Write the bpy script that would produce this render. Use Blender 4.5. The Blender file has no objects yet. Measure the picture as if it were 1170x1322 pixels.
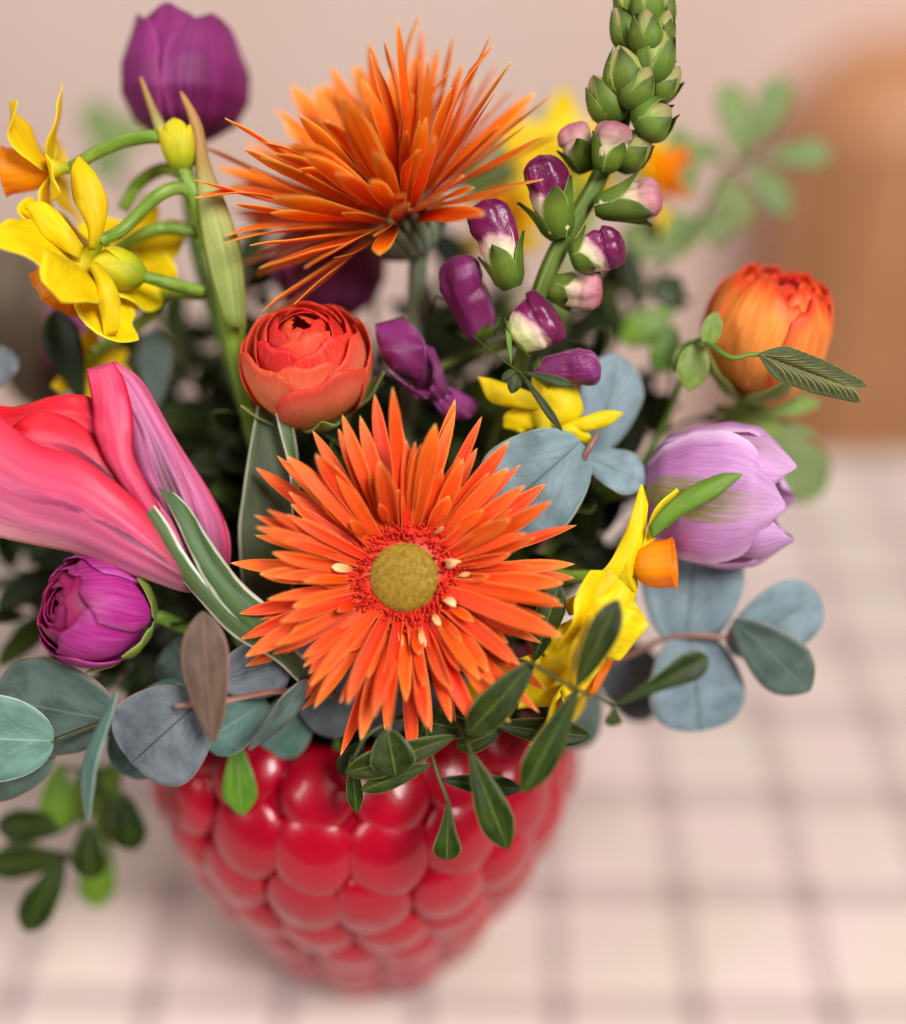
import bpy, math, random
import numpy as np
from mathutils import Vector, Matrix, noise as mnoise

random.seed(11)
PI = math.pi
sc = bpy.context.scene
COL = sc.collection

# ------------------------------------------------------------------ camera
PITCH = math.radians(35.0)
CAM = Vector((0.0, -0.389, 0.50))
FPX = 1683.0                      # focal length in pixels of the 1170 x 1322 photograph
cam_d = bpy.data.cameras.new('camera')
cam = bpy.data.objects.new('camera', cam_d)
COL.objects.link(cam)
cam.location = CAM
cam.rotation_euler = (PI / 2 - PITCH, 0, 0)
cam_d.sensor_fit = 'VERTICAL'
cam_d.sensor_height = 36.0
cam_d.lens = FPX / 1322.0 * 36.0
cam_d.clip_start = 0.02
cam_d.clip_end = 50
cam_d.dof.use_dof = True
cam_d.dof.focus_distance = 0.437
cam_d.dof.aperture_fstop = cam_d.lens / 34.0
cam_d.dof.aperture_blades = 0
sc.camera = cam

# ------------------------------------------------------------------ world and lamps (indoor daylight from windows)
world = bpy.data.worlds.new('World')
sc.world = world
world.use_nodes = True
bg = world.node_tree.nodes['Background']
bg.inputs['Color'].default_value = (1.0, 0.95, 0.92, 1)
bg.inputs['Strength'].default_value = 0.07


def area(name, loc, target, size, power, col):
    d = bpy.data.lights.new(name, 'AREA')
    d.shape = 'RECTANGLE'
    d.size, d.size_y = size
    d.energy = power
    d.color = col
    o = bpy.data.objects.new(name, d)
    COL.objects.link(o)
    o.location = loc
    o.rotation_euler = (Vector(target) - Vector(loc)).to_track_quat('-Z', 'Y').to_euler()
    return o


area('window_light', (1.0, -1.25, 2.15), (0.0, 0.15, 0.2), (0.8, 1.1), 83.0, (1.0, 0.965, 0.935))
area('second_window_light', (-1.7, -0.9, 1.5), (-0.02, 0.1, 0.2), (0.7, 1.1), 23.0, (1.0, 0.97, 0.95))
sc.cycles.max_bounces = 7
sc.cycles.diffuse_bounces = 4
sc.cycles.glossy_bounces = 3
sc.cycles.transmission_bounces = 4

sc.view_settings.view_transform = 'Standard'
sc.view_settings.look = 'None'
sc.view_settings.exposure = 0.12
sc.view_settings.gamma = 1.0
sc.view_settings.use_curve_mapping = False

# ------------------------------------------------------------------ photo directions to points
AX_R = Vector((1, 0, 0))
AX_F = Vector((0, math.cos(PITCH), -math.sin(PITCH)))
AX_U = Vector((0, math.sin(PITCH), math.cos(PITCH)))


def P(x, y, z):
    """point seen at photo pixel x, y, at depth z metres along the view axis"""
    return CAM + z * (AX_F + AX_R * ((x - 585.0) / FPX) - AX_U * ((y - 661.0) / FPX))


def V(dx, dy, dz):
    """direction: right, up in the picture, towards the viewer"""
    return (AX_R * dx + AX_U * dy - AX_F * dz).normalized()


def S(n, z=0.44):
    return n * z / FPX


VX = -0.036                        # vase axis
MOUTH = Vector((VX, 0.0, 0.150))

# ------------------------------------------------------------------ object helpers
WM = {}


def set_world(o, W, parent=None):
    WM[o.name] = W.copy()
    if parent is not None:
        o.parent = parent
        o.matrix_basis = WM[parent.name].inverted() @ W
    else:
        o.matrix_basis = W


def thing(name, label, cat, loc, group=None):
    o = bpy.data.objects.new(name, None)
    o.empty_display_size = 0.01
    COL.objects.link(o)
    set_world(o, Matrix.Translation(Vector(loc)))
    o['label'] = label
    o['category'] = cat
    if group:
        o['group'] = group
    return o


def make_mesh(name, verts, faces, mat, uvs=None, smooth=True):
    me = bpy.data.meshes.new(name)
    me.from_pydata([tuple(v) for v in verts], [], faces)
    if uvs is not None:
        uvl = me.uv_layers.new(name='uv')
        idx = np.empty(len(me.loops), dtype=np.int32)
        me.loops.foreach_get('vertex_index', idx)
        uvl.data.foreach_set('uv', np.asarray(uvs, dtype=np.float32)[idx].ravel())
    if smooth:
        me.polygons.foreach_set('use_smooth', [True] * len(me.polygons))
    if mat:
        me.materials.append(mat)
    me.update()
    return me


def obj_from(name, geo, mat, parent=None, smooth=True):
    """geo in world coordinates; the origin goes to its middle"""
    verts, faces, uvs = geo
    A = np.asarray([tuple(v) for v in verts])
    c = A.mean(axis=0)
    me = make_mesh(name, A - c, faces, mat, uvs, smooth)
    o = bpy.data.objects.new(name, me)
    COL.objects.link(o)
    set_world(o, Matrix.Translation(Vector(c)), parent)
    return o


def inst(name, me, W, parent):
    o = bpy.data.objects.new(name, me)
    COL.objects.link(o)
    set_world(o, W, parent)
    return o


def join(*geos):
    vs, fs, us = [], [], []
    for v, f, u in geos:
        k = len(vs)
        vs += list(v)
        fs += [tuple(i + k for i in q) for q in f]
        us += list(u) if u is not None else [(0.5, 0.5)] * len(v)
    return vs, fs, us


def xform(geo, M):
    v, f, u = geo
    return [M @ Vector(p) for p in v], f, u


# ------------------------------------------------------------------ geometry
def sheet(pos, t=0.0, us=None):
    """pos: (nu, nv, 3) grid -> sheet with thickness t; u runs along axis 0"""
    pos = np.asarray(pos, dtype=float)
    nu, nv = pos.shape[:2]
    uu = np.linspace(0, 1, nu) if us is None else np.asarray(us)
    vv = np.linspace(0, 1, nv)
    UV = np.stack(np.meshgrid(uu, vv, indexing='ij'), -1).reshape(-1, 2)

    def ix(i, j):
        return i * nv + j
    F = [(ix(i, j), ix(i + 1, j), ix(i + 1, j + 1), ix(i, j + 1)) for i in range(nu - 1) for j in range(nv - 1)]
    top = pos.reshape(-1, 3)
    if t <= 0:
        return list(top), F, list(UV)
    du = np.gradient(pos, axis=0)
    dv = np.gradient(pos, axis=1)
    n = np.cross(du, dv)
    ln = np.linalg.norm(n, axis=2, keepdims=True)
    ln[ln < 1e-12] = 1
    n = n / ln
    w = np.ones((nu, nv, 1)) * t
    w[:, 0] *= 0.55
    w[:, -1] *= 0.55
    bot = (pos - n * w).reshape(-1, 3)
    N = nu * nv
    F2 = [tuple(N + k for k in reversed(q)) for q in F]
    rim = []
    for i in range(nu - 1):
        rim.append((ix(i, 0), N + ix(i, 0), N + ix(i + 1, 0), ix(i + 1, 0)))
        rim.append((ix(i, nv - 1), ix(i + 1, nv - 1), N + ix(i + 1, nv - 1), N + ix(i, nv - 1)))
    for j in range(nv - 1):
        rim.append((ix(0, j), ix(0, j + 1), N + ix(0, j + 1), N + ix(0, j)))
        rim.append((ix(nu - 1, j), N + ix(nu - 1, j), N + ix(nu - 1, j + 1), ix(nu - 1, j + 1)))
    return list(top) + list(bot), F + F2 + rim, list(UV) + list(UV)


def cat(pts, n):
    """Catmull-Rom through pts"""
    p = [np.asarray(tuple(q), dtype=float) for q in pts]
    if len(p) == 2:
        return np.array([p[0] + (p[1] - p[0]) * t for t in np.linspace(0, 1, n)])
    p = [2 * p[0] - p[1]] + p + [2 * p[-1] - p[-2]]
    m = len(p) - 3
    out = []
    for s in np.linspace(0, m, n):
        i = min(int(s), m - 1)
        t = s - i
        a, b, c, d = p[i:i + 4]
        out.append(0.5 * (2 * b + (c - a) * t + (2 * a - 5 * b + 4 * c - d) * t * t + (3 * b - a - 3 * c + d) * t ** 3))
    return np.array(out)


def tube(pts, rad, n=24, seg=10, caps=True):
    """rad: list of radii spread along the path"""
    path = cat(pts, n)
    rr = np.interp(np.linspace(0, 1, n), np.linspace(0, 1, len(rad)), rad)
    tang = np.gradient(path, axis=0)
    tang /= np.linalg.norm(tang, axis=1, keepdims=True) + 1e-12
    ref = np.array([0.31, 0.57, 0.76])
    a = np.cross(tang[0], ref)
    a /= np.linalg.norm(a)
    vs, us = [], []
    for i in range(n):
        a = a - tang[i] * a.dot(tang[i])
        a /= np.linalg.norm(a) + 1e-12
        b = np.cross(tang[i], a)
        for k in range(seg):
            g = 2 * PI * k / seg
            vs.append(path[i] + rr[i] * (a * math.cos(g) + b * math.sin(g)))
            us.append((i / (n - 1), k / seg))
    fs = [(i * seg + k, i * seg + (k + 1) % seg, (i + 1) * seg + (k + 1) % seg, (i + 1) * seg + k)
          for i in range(n - 1) for k in range(seg)]
    if caps:
        fs.append(tuple(reversed(range(seg))))
        fs.append(tuple((n - 1) * seg + k for k in range(seg)))
    return vs, fs, us


def lathe(prof, seg=32, wob=None):
    """prof: [(r, z)] in a local frame about z"""
    vs, us = [], []
    n = len(prof)
    for i, (r, z) in enumerate(prof):
        for k in range(seg):
            g = 2 * PI * k / seg
            q = r if wob is None else r * (1 + wob(i / (n - 1), g))
            vs.append((q * math.cos(g), q * math.sin(g), z))
            us.append((i / (n - 1), k / seg))
    fs = [(i * seg + k, i * seg + (k + 1) % seg, (i + 1) * seg + (k + 1) % seg, (i + 1) * seg + k)
          for i in range(n - 1) for k in range(seg)]
    return vs, fs, us


def frame(O, axis, hint=None):
    z = Vector(axis).normalized()
    h = Vector(hint) if hint is not None else Vector((0.13, 0.2, 1))
    if abs(h.normalized().dot(z)) > 0.97:
        h = Vector((1, 0.1, 0))
    x = (h - z * h.dot(z)).normalized()
    y = z.cross(x)
    M = Matrix.Identity(4)
    for i in range(3):
        M[i][0], M[i][1], M[i][2], M[i][3] = x[i], y[i], z[i], O[i]
    return M


SHAPES = {
    'lance': ([0, .12, .35, .6, .85, .95, 1], [.12, .5, .95, 1, .55, .25, .02]),
    'ellip': ([0, .08, .25, .5, .75, .92, 1], [.1, .5, .86, 1, .86, .5, .06]),
    'spoon': ([0, .2, .45, .7, .88, .96, 1], [.1, .38, .8, 1, .78, .48, .06]),
    'round': ([0, .03, .1, .25, .5, .75, .9, .97, 1], [.12, .42, .66, .9, 1, .88, .62, .36, .08]),
    'ovate': ([0, .06, .2, .4, .65, .85, .95, 1], [.2, .62, .95, 1, .78, .42, .18, .02]),
    'spear': ([0, .2, .5, .75, .92, 1], [.7, .92, 1, .72, .3, .02]),
    'quill': ([0, .15, .4, .65, .82, .93, 1], [.4, .6, .92, 1, .76, .42, .03]),
}


def wprof(shape, t):
    t = np.asarray(t)
    if shape == 'round':
        return np.clip(1 - (2 * np.clip(t, 0.004, 1) ** .94 - 1) ** 2, 0.0, 1) ** .5 + .015
    if shape == 'ellip':
        return np.clip(1 - (2 * np.clip(t, 0.006, 1) ** .95 - 1) ** 2, 0.0, 1) ** .78 + .02
    a, b = SHAPES[shape]
    # rounded version of the table
    acc = 0
    for d, k in ((-.06, .2), (-.03, .2), (0, .2), (.03, .2), (.06, .2)):
        acc = acc + k * np.interp(np.clip(t + d * np.minimum(1, 12 * np.minimum(t, 1 - t)), 0, 1), a, b)
    return acc


def blade(path_pts, width, normal, shape='lance', cup=0.15, fold=0.0, wave=0.0, wfreq=3.0, twist=0.0,
          nu=15, nv=7, t=0.0004, seed=None):
    """leaf or petal along a path (base to tip); width is the full width"""
    ts = 0.5 - 0.5 * np.cos(np.linspace(0, PI, nu))
    ts = 0.8 * ts + 0.2 * np.linspace(0, 1, nu)
    dense = cat(path_pts, 60)
    path = np.array([[np.interp(q, np.linspace(0, 1, 60), dense[:, k]) for k in range(3)] for q in ts])
    tang = np.gradient(path, axis=0)
    tang /= np.linalg.norm(tang, axis=1, keepdims=True) + 1e-12
    n0 = np.asarray(tuple(normal), dtype=float)
    w = wprof(shape, ts) * width * 0.5
    ph = random.random() * 6.28 if seed is None else seed
    vv = np.linspace(-1, 1, nv)
    pos = np.zeros((nu, nv, 3))
    for i in range(nu):
        s = np.cross(tang[i], n0)
        s /= np.linalg.norm(s) + 1e-12
        nn = np.cross(s, tang[i])
        a = twist * (ts[i] - 0.3)
        s, nn = s * math.cos(a) + nn * math.sin(a), nn * math.cos(a) - s * math.sin(a)
        for j, v in enumerate(vv):
            off = cup * w[i] * v * v + fold * w[i] * abs(v)
            off += wave * w[i] * abs(v) * math.sin(ts[i] * wfreq * 6.28 + ph + (1.9 if v > 0 else 0))
            pos[i, j] = path[i] + s * w[i] * v + nn * off
    return sheet(pos, t, ts)


def leaf_px(b, tip, w, z, shape='lance', roll=0.0, bend=0.06, cup=0.12, fold=0.0, wave=0.03, z2=None, t=0.00045,
            sag=0.0, nu=15, nv=7, lift=0.0):
    """leaf from photo pixel b to tip, w pixels wide at depth z (z2 at the tip); roll turns it about its own length"""
    z2 = z if z2 is None else z2
    A, B = P(b[0], b[1], z), P(tip[0], tip[1], z2)
    d = B - A
    L = d.length
    n = V(0, 0, 1)
    n = (n - d.normalized() * n.dot(d.normalized())).normalized()
    side = d.normalized().cross(n)
    n2 = n * math.cos(roll) + side * math.sin(roll)
    mid = A + d * 0.5 + n2 * bend * L + side * sag * L
    q = A + d * 0.78 + n2 * bend * L * 0.7 + side * sag * L * 0.7
    return blade([A, mid, q, B], S(w, (z + z2) / 2) / max(0.25, abs(math.cos(roll))) if abs(roll) < 1.2 else S(w, z),
                 n2, shape, cup, fold, wave, t=t, nu=nu, nv=nv)


def loft(L, R, z, bulge=1.0, t=0.0005, nu=20, nv=9, ruff=0.0, rfreq=5, ridge=0.0):
    """surface between two edge lines given tip to base as photo pixels (x, y, mm towards viewer)"""
    def pts(E):
        return [P(e[0], e[1], z - (e[2] if len(e) > 2 else 0) * 0.001) for e in E]
    a, b = cat(pts(L), nu)[::-1], cat(pts(R), nu)[::-1]
    nview = np.array(tuple(V(0, 0, 1)))
    ph = random.random() * 6
    pos = np.zeros((nu, nv, 3))
    for i in range(nu):
        u = i / (nu - 1)
        for j in range(nv):
            v = j / (nv - 1)
            q = 2 * v - 1
            off = bulge * 0.001 * (1 - q * q) * math.sin(PI * min(1, 0.12 + u * 0.88)) ** 0.6
            off += ridge * 0.001 * math.sin(v * 27 + 2.5 * u + ph) * math.sin(PI * u) * (1 - q * q)
            off += ruff * 0.001 * abs(q) ** 2 * math.sin(u * rfreq * 6.28 + ph + q)
            pos[i, j] = a[i] * (1 - v) + b[i] * v + nview * off
    return sheet(pos, t)


# ------------------------------------------------------------------ materials
def lin(c):
    return tuple((x / 255 / 12.92) if x / 255 <= 0.04045 else ((x / 255 + 0.055) / 1.055) ** 2.4 for x in c) + (1.0,)


class NT:
    def __init__(self, name):
        self.m = bpy.data.materials.new(name)
        self.m.use_nodes = True
        self.t = self.m.node_tree
        self.t.nodes.clear()
        self.out = self.t.nodes.new('ShaderNodeOutputMaterial')

    def n(self, kind, **kw):
        x = self.t.nodes.new('ShaderNode' + kind)
        for k, v in kw.items():
            setattr(x, k, v)
        return x

    def put(self, sock, v):
        if isinstance(v, bpy.types.NodeSocket):
            self.t.links.new(v, sock)
        else:
            sock.default_value = v

    def math(self, op, a, b=0.0, clamp=False):
        x = self.n('Math', operation=op, use_clamp=clamp)
        self.put(x.inputs[0], a)
        self.put(x.inputs[1], b)
        return x.outputs[0]

    def mix(self, f, a, b, mode='MIX'):
        x = self.n('Mix', data_type='RGBA', blend_type=mode)
        self.put(x.inputs[0], f)
        self.put(x.inputs[6], a)
        self.put(x.inputs[7], b)
        return x.outputs[2]

    def ramp(self, f, stops, interp='LINEAR'):
        x = self.n('ValToRGB')
        x.color_ramp.interpolation = interp
        el = x.color_ramp.elements
        while len(el) < len(stops):
            el.new(0.5)
        for e, (p, c) in zip(el, stops):
            e.position = p
            e.color = c if len(c) == 4 else tuple(c) + (1,)
        self.put(x.inputs[0], f)
        return x.outputs[0]

    def smooth(self, v, a, b):
        x = self.n('MapRange', interpolation_type='SMOOTHSTEP')
        self.put(x.inputs[0], v)
        x.inputs[1].default_value = a
        x.inputs[2].default_value = b
        return x.outputs[0]

    def noise(self, vec, scale, detail=3.0, rough=0.55):
        x = self.n('TexNoise')
        self.put(x.inputs['Vector'], vec)
        x.inputs['Scale'].default_value = scale
        x.inputs['Detail'].default_value = detail
        x.inputs['Roughness'].default_value = rough
        return x.outputs[0]

    def comb(self, x, y, z):
        c = self.n('CombineXYZ')
        for i, v in enumerate((x, y, z)):
            self.put(c.inputs[i], v)
        return c.outputs[0]

    def uv(self):
        c = self.n('TexCoord')
        s = self.n('SeparateXYZ')
        self.t.links.new(c.outputs['UV'], s.inputs[0])
        return s.outputs[0], s.outputs[1]

    def objco(self):
        return self.n('TexCoord').outputs['Object']

    def rand(self):
        return self.n('ObjectInfo').outputs['Random']

    def hsv(self, col, h, s, v):
        x = self.n('HueSaturation')
        self.put(x.inputs['Hue'], h)
        self.put(x.inputs['Saturation'], s)
        self.put(x.inputs['Value'], v)
        self.put(x.inputs['Color'], col)
        return x.outputs[0]

    def bump(self, h, strength, dist):
        x = self.n('Bump')
        x.inputs['Strength'].default_value = strength
        x.inputs['Distance'].default_value = dist
        self.put(x.inputs['Height'], h)
        return x.outputs[0]

    def finish(self, col, rough=0.5, spec=0.4, nrm=None, transl=0.0, tcol=None, coat=0.0, sheen=0.0, coat_rough=0.05):
        p = self.n('BsdfPrincipled')
        self.put(p.inputs['Base Color'], col)
        self.put(p.inputs['Roughness'], rough)
        p.inputs['Specular IOR Level'].default_value = spec
        p.inputs['Coat Weight'].default_value = coat
        p.inputs['Coat Roughness'].default_value = coat_rough
        p.inputs['Sheen Weight'].default_value = sheen
        if nrm is not None:
            self.put(p.inputs['Normal'], nrm)
        sh = p.outputs[0]
        if transl > 0:
            tr = self.n('BsdfTranslucent')
            self.put(tr.inputs['Color'], tcol if tcol is not None else col)
            mx = self.n('MixShader')
            mx.inputs[0].default_value = transl
            self.t.links.new(sh, mx.inputs[1])
            self.t.links.new(tr.outputs[0], mx.inputs[2])
            sh = mx.outputs[0]
        self.t.links.new(sh, self.out.inputs[0])
        return self.m


def petal_mat(name, stops, edge=None, ew=0.2, streak=None, sstr=0.4, sfreq=34, rough=0.5, transl=0.3, var=0.12, mid=None,
              midw=0.12, midend=0.7, bump=0.25, tipc=None, tipw=0.12, spec=0.35, cross=None, cstr=.7, fstr=.22, basec=None, basew=.25):
    k = NT(name)
    u, v = k.uv()
    r = k.rand()
    col = k.ramp(u, [(p, lin(c)) for p, c in stops])
    vec = k.comb(k.math('MULTIPLY', u, 2.2), k.math('MULTIPLY', v, sfreq), k.math('MULTIPLY', r, 37.0))
    ns = k.noise(vec, 1.0, 4.0, 0.6)
    st = k.smooth(ns, 0.42, 0.72)
    if streak:
        col = k.mix(k.math('MULTIPLY', st, sstr), col, lin(streak))
    fine = k.noise(k.comb(k.math('MULTIPLY', u, 5.0), k.math('MULTIPLY', v, max(60, sfreq * 3)), k.math('MULTIPLY', r, 13.0)), 1.0, 3.0, .65)
    if cross:
        wv = k.math('ADD', v, k.math('MULTIPLY', k.math('SUBTRACT', k.noise(k.comb(k.math('MULTIPLY', u, 3.0), k.math('MULTIPLY', v, 2.0), 0.0), 1.0, 3.0), .5), .25))
        col = k.mix(cstr, col, k.ramp(wv, [(p, lin(c)) for p, c in cross]))
    e = k.math('MULTIPLY', k.math('ABSOLUTE', k.math('SUBTRACT', v, 0.5)), 2.0)
    if mid:
        wob = k.math('ADD', e, k.math('MULTIPLY', k.math('SUBTRACT', ns, 0.5), 1.3))
        mk = k.math('MULTIPLY', k.smooth(wob, midw * 2, midw * 0.5), k.smooth(u, midend, midend * 0.45))
        col = k.mix(mk, col, lin(mid))
    if edge:
        col = k.mix(k.smooth(e, 1 - ew, 1.0), col, lin(edge))
    if basec:
        bw = k.math('ADD', u, k.math('MULTIPLY', k.math('SUBTRACT', ns, .5), .35))
        col = k.mix(k.smooth(bw, basew, 0.0), col, lin(basec))
    if tipc:
        col = k.mix(k.smooth(u, 1 - tipw, 1.0), col, lin(tipc))
    big = k.noise(k.comb(k.math('MULTIPLY', u, 3.0), k.math('MULTIPLY', v, 3.0), k.math('MULTIPLY', r, 91.0)), 1.0, 2.0)
    val = k.math('ADD', k.math('MULTIPLY', k.math('SUBTRACT', r, 0.5), var * 2), k.math('ADD', 1.0, k.math('MULTIPLY', k.math('SUBTRACT', big, 0.5), 0.35)))
    hue = k.math('ADD', 0.5, k.math('MULTIPLY', k.math('SUBTRACT', k.math('FRACT', k.math('MULTIPLY', r, 7.31)), 0.5), 0.016))
    val = k.math('MULTIPLY', val, k.math('ADD', 1 - fstr * .5, k.math('MULTIPLY', k.smooth(fine, .3, .7), fstr)))
    col = k.hsv(col, hue, 1.0, val)
    cell = k.noise(k.comb(k.math('MULTIPLY', u, 90.0), k.math('MULTIPLY', v, 90.0), r), 1.0, 2.0)
    hh = k.math('ADD', k.math('ADD', ns, k.math('MULTIPLY', big, 0.6)), k.math('ADD', k.math('MULTIPLY', fine, .7), k.math('MULTIPLY', cell, .25)))
    nrm = k.bump(hh, bump, 0.0006)
    return k.finish(col, rough, spec, nrm, transl)


def leaf_mat(name, base, dark, vein=None, vstr=0.6, kind='pinnate', rough=0.42, transl=0.14, edge=None, ew=0.08, var=0.15,
             spots=None, coat=0.0, midw=0.03, under=None, spec=0.4):
    k = NT(name)
    u, v = k.uv()
    r = k.rand()
    big = k.noise(k.comb(k.math('MULTIPLY', u, 3.5), k.math('MULTIPLY', v, 3.5), k.math('MULTIPLY', r, 61.0)), 1.0, 4.0, 0.6)
    col = k.mix(k.smooth(big, 0.3, 0.7), lin(dark), lin(base))
    a = k.math('ABSOLUTE', k.math('SUBTRACT', v, 0.5))
    h = big
    if kind == 'parallel':
        ln = k.noise(k.comb(k.math('MULTIPLY', u, 1.5), k.math('MULTIPLY', v, 46.0), k.math('MULTIPLY', r, 17.0)), 1.0, 3.0)
        lines = k.smooth(ln, 0.48, 0.68)
        if vein:
            col = k.mix(k.math('MULTIPLY', lines, vstr), col, lin(vein))
        h = k.math('ADD', ln, k.math('MULTIPLY', big, 0.4))
    else:
        midm = k.smooth(a, midw, midw * 0.35)
        wob = k.noise(k.comb(k.math('MULTIPLY', u, 7.0), k.math('MULTIPLY', v, 7.0), k.math('MULTIPLY', r, 23.0)), 1.0, 3.0)
        ph = k.math('ADD', k.math('SUBTRACT', k.math('MULTIPLY', u, 9.0 if kind == 'pinnate' else 7.0), k.math('MULTIPLY', a, 7.0 if kind == 'pinnate' else 9.0)),
                    k.math('MULTIPLY', wob, 1.6))
        fr = k.math('ABSOLUTE', k.math('SUBTRACT', k.math('FRACT', ph), 0.5))
        side = k.math('MULTIPLY', k.smooth(fr, 0.07, 0.01), k.smooth(a, 0.5, 0.05))
        vm = k.math('MAXIMUM', midm, k.math('MULTIPLY', side, 0.5))
        if vein:
            col = k.mix(k.math('MULTIPLY', vm, vstr), col, lin(vein))
        fine = k.noise(k.comb(k.math('MULTIPLY', u, 40.0), k.math('MULTIPLY', v, 40.0), r), 1.0, 3.0)
        h = k.math('ADD', k.math('MULTIPLY', vm, -1.0), k.math('ADD', k.math('MULTIPLY', big, 0.5), k.math('MULTIPLY', fine, 0.5)))
    if spots:
        sp = k.noise(k.comb(k.math('MULTIPLY', u, 9.0), k.math('MULTIPLY', v, 9.0), k.math('MULTIPLY', r, 47.0)), 1.0, 3.0, 0.65)
        col = k.mix(k.math('MULTIPLY', k.smooth(sp, 0.62, 0.75), 0.7), col, lin(spots))
    if edge:
        en = k.noise(k.comb(k.math('MULTIPLY', u, 6.0), k.math('MULTIPLY', v, 2.0), k.math('MULTIPLY', r, 9.0)), 1.0, 2.0)
        col = k.mix(k.smooth(k.math('ADD', a, k.math('MULTIPLY', k.math('SUBTRACT', en, 0.5), ew * 1.2)), 0.5 - ew, 0.5 - ew * 0.45), col, lin(edge))
    val = k.math('ADD', 1.0 - var, k.math('MULTIPLY', r, var * 2))
    hue = k.math('ADD', 0.5, k.math('MULTIPLY', k.math('SUBTRACT', k.math('FRACT', k.math('MULTIPLY', r, 5.7)), 0.5), 0.03))
    col = k.hsv(col, hue, 1.0, val)
    rg = k.math('ADD', rough - 0.08, k.math('MULTIPLY', big, 0.16))
    return k.finish(col, rg, spec, k.bump(h, 0.3, 0.0005), transl, k.mix(0.5, col, lin((150, 180, 40))), coat)


def plain_mat(name, c1, c2, scale=60, rough=0.5, transl=0.0, coat=0.0, bumps=0.2, spec=0.4, stretch=(1, 1, 1), sheen=0.0):
    k = NT(name)
    mp = k.n('Mapping')
    k.put(mp.inputs[0], k.objco())
    mp.inputs['Scale'].default_value = stretch
    ns = k.noise(mp.outputs[0], scale, 4.0, 0.6)
    col = k.mix(k.smooth(ns, 0.3, 0.7), lin(c1), lin(c2))
    return k.finish(col, rough, spec, k.bump(ns, bumps, 0.0006), transl, None, coat, sheen)


def stem_mat(name, c1, c2, rough=.45, spec=.4, transl=0.0, sheen=0.0, fs=16, bump=.3):
    k = NT(name)
    u, v = k.uv()
    r = k.rand()
    ns = k.noise(k.comb(k.math('MULTIPLY', u, 5.0), k.math('MULTIPLY', v, fs), k.math('MULTIPLY', r, 29.0)), 1.0, 4.0, .6)
    big = k.noise(k.comb(k.math('MULTIPLY', u, 4.0), k.math('MULTIPLY', v, 2.0), k.math('MULTIPLY', r, 53.0)), 1.0, 3.0)
    col = k.mix(k.smooth(k.math('ADD', k.math('MULTIPLY', ns, .5), k.math('MULTIPLY', big, .5)), .35, .65), lin(c1), lin(c2))
    return k.finish(col, rough, spec, k.bump(ns, bump, .0005), transl, None, 0, sheen)


M = {}
M['gerb'] = petal_mat('gerbera_petal', [(0, (200, 30, 6)), (.3, (236, 66, 12)), (.75, (248, 94, 20)), (1, (252, 136, 52))],
                      edge=(255, 140, 62), ew=.14, streak=(225, 62, 12), sstr=.5, sfreq=9, rough=.46, transl=.26, var=.16, tipc=(255, 190, 110), tipw=.07)
M['gerb2'] = petal_mat('gerbera_petal_amber', [(0, (196, 40, 4)), (.3, (240, 92, 8)), (.75, (254, 132, 20)), (1, (255, 174, 64))],
                       edge=(255, 176, 74), ew=.24, streak=(220, 66, 8), sstr=.5, sfreq=9, rough=.46, transl=.3, var=.2, tipc=(255, 196, 100), tipw=.08)
M['cream'] = petal_mat('pale_floret', [(0, (230, 90, 40)), (.4, (250, 190, 120)), (1, (255, 225, 165))], rough=.5, transl=.2, var=.06)
M['dome'] = plain_mat('disc_button', (136, 108, 20), (182, 146, 44), 700, .65, 0, 0, .6)
M['floret'] = plain_mat('disc_floret', (190, 26, 18), (232, 66, 42), 300, .4, 0, 0, .2)
M['hairy'] = plain_mat('woolly_green', (82, 104, 66), (150, 166, 130), 260, .85, .0, 0, .9, .15, (4, 4, .6), .4)
M['stem'] = stem_mat('green_stem', (74, 104, 30), (112, 142, 52))
M['stem_grey'] = stem_mat('downy_stem', (98, 114, 84), (146, 158, 128), .8, .2, 0, .3, 40, .6)
M['stem_red'] = stem_mat('pinkish_twig', (116, 74, 62), (176, 134, 122))
M['stem_dark'] = stem_mat('dark_twig', (44, 52, 18), (82, 86, 36))
M['pedicel'] = stem_mat('daffodil_stalk', (92, 130, 32), (146, 172, 66), .4, .4, .06)
M['spathe'] = petal_mat('papery_sheath', [(0, (120, 150, 56)), (.45, (166, 176, 92)), (.62, (170, 130, 66)), (1, (196, 138, 74))], edge=(150, 160, 70), ew=.3,
                        streak=(210, 205, 150), sstr=.5, sfreq=24, rough=.55, transl=.3)
M['yellow'] = petal_mat('daffodil_petal', [(0, (222, 204, 12)), (.3, (250, 222, 0)), (1, (255, 230, 10))], edge=(255, 238, 50), ew=.25, streak=(244, 196, 0), sstr=.4,
                        sfreq=14, rough=.5, transl=.34, var=.05)
M['yellow_green'] = petal_mat('daffodil_bud', [(0, (130, 160, 30)), (.35, (196, 196, 24)), (1, (240, 214, 40))], streak=(150, 165, 20), sstr=.4, rough=.5, transl=.2, var=.05)
M['cup'] = petal_mat('daffodil_cup', [(0, (248, 178, 0)), (.5, (252, 146, 0)), (1, (255, 128, 0))], streak=(250, 110, 0), sstr=.4, sfreq=40, rough=.5, transl=.3, var=.03)
M['purple'] = petal_mat('purple_tulip_petal', [(0, (78, 20, 58)), (.35, (112, 26, 88)), (.8, (140, 40, 112)), (1, (128, 36, 100))], edge=(160, 62, 132), ew=.2,
                        streak=(172, 62, 150), sstr=.45, sfreq=30, rough=.55, transl=.2, var=.1)
M['mauve'] = petal_mat('mauve_tulip_petal', [(0, (110, 34, 70)), (.5, (166, 62, 122)), (1, (182, 92, 150))], edge=(196, 112, 170), ew=.25, streak=(196, 110, 170), sstr=.5,
                       sfreq=26, rough=.45, transl=.2, var=.1)
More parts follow.
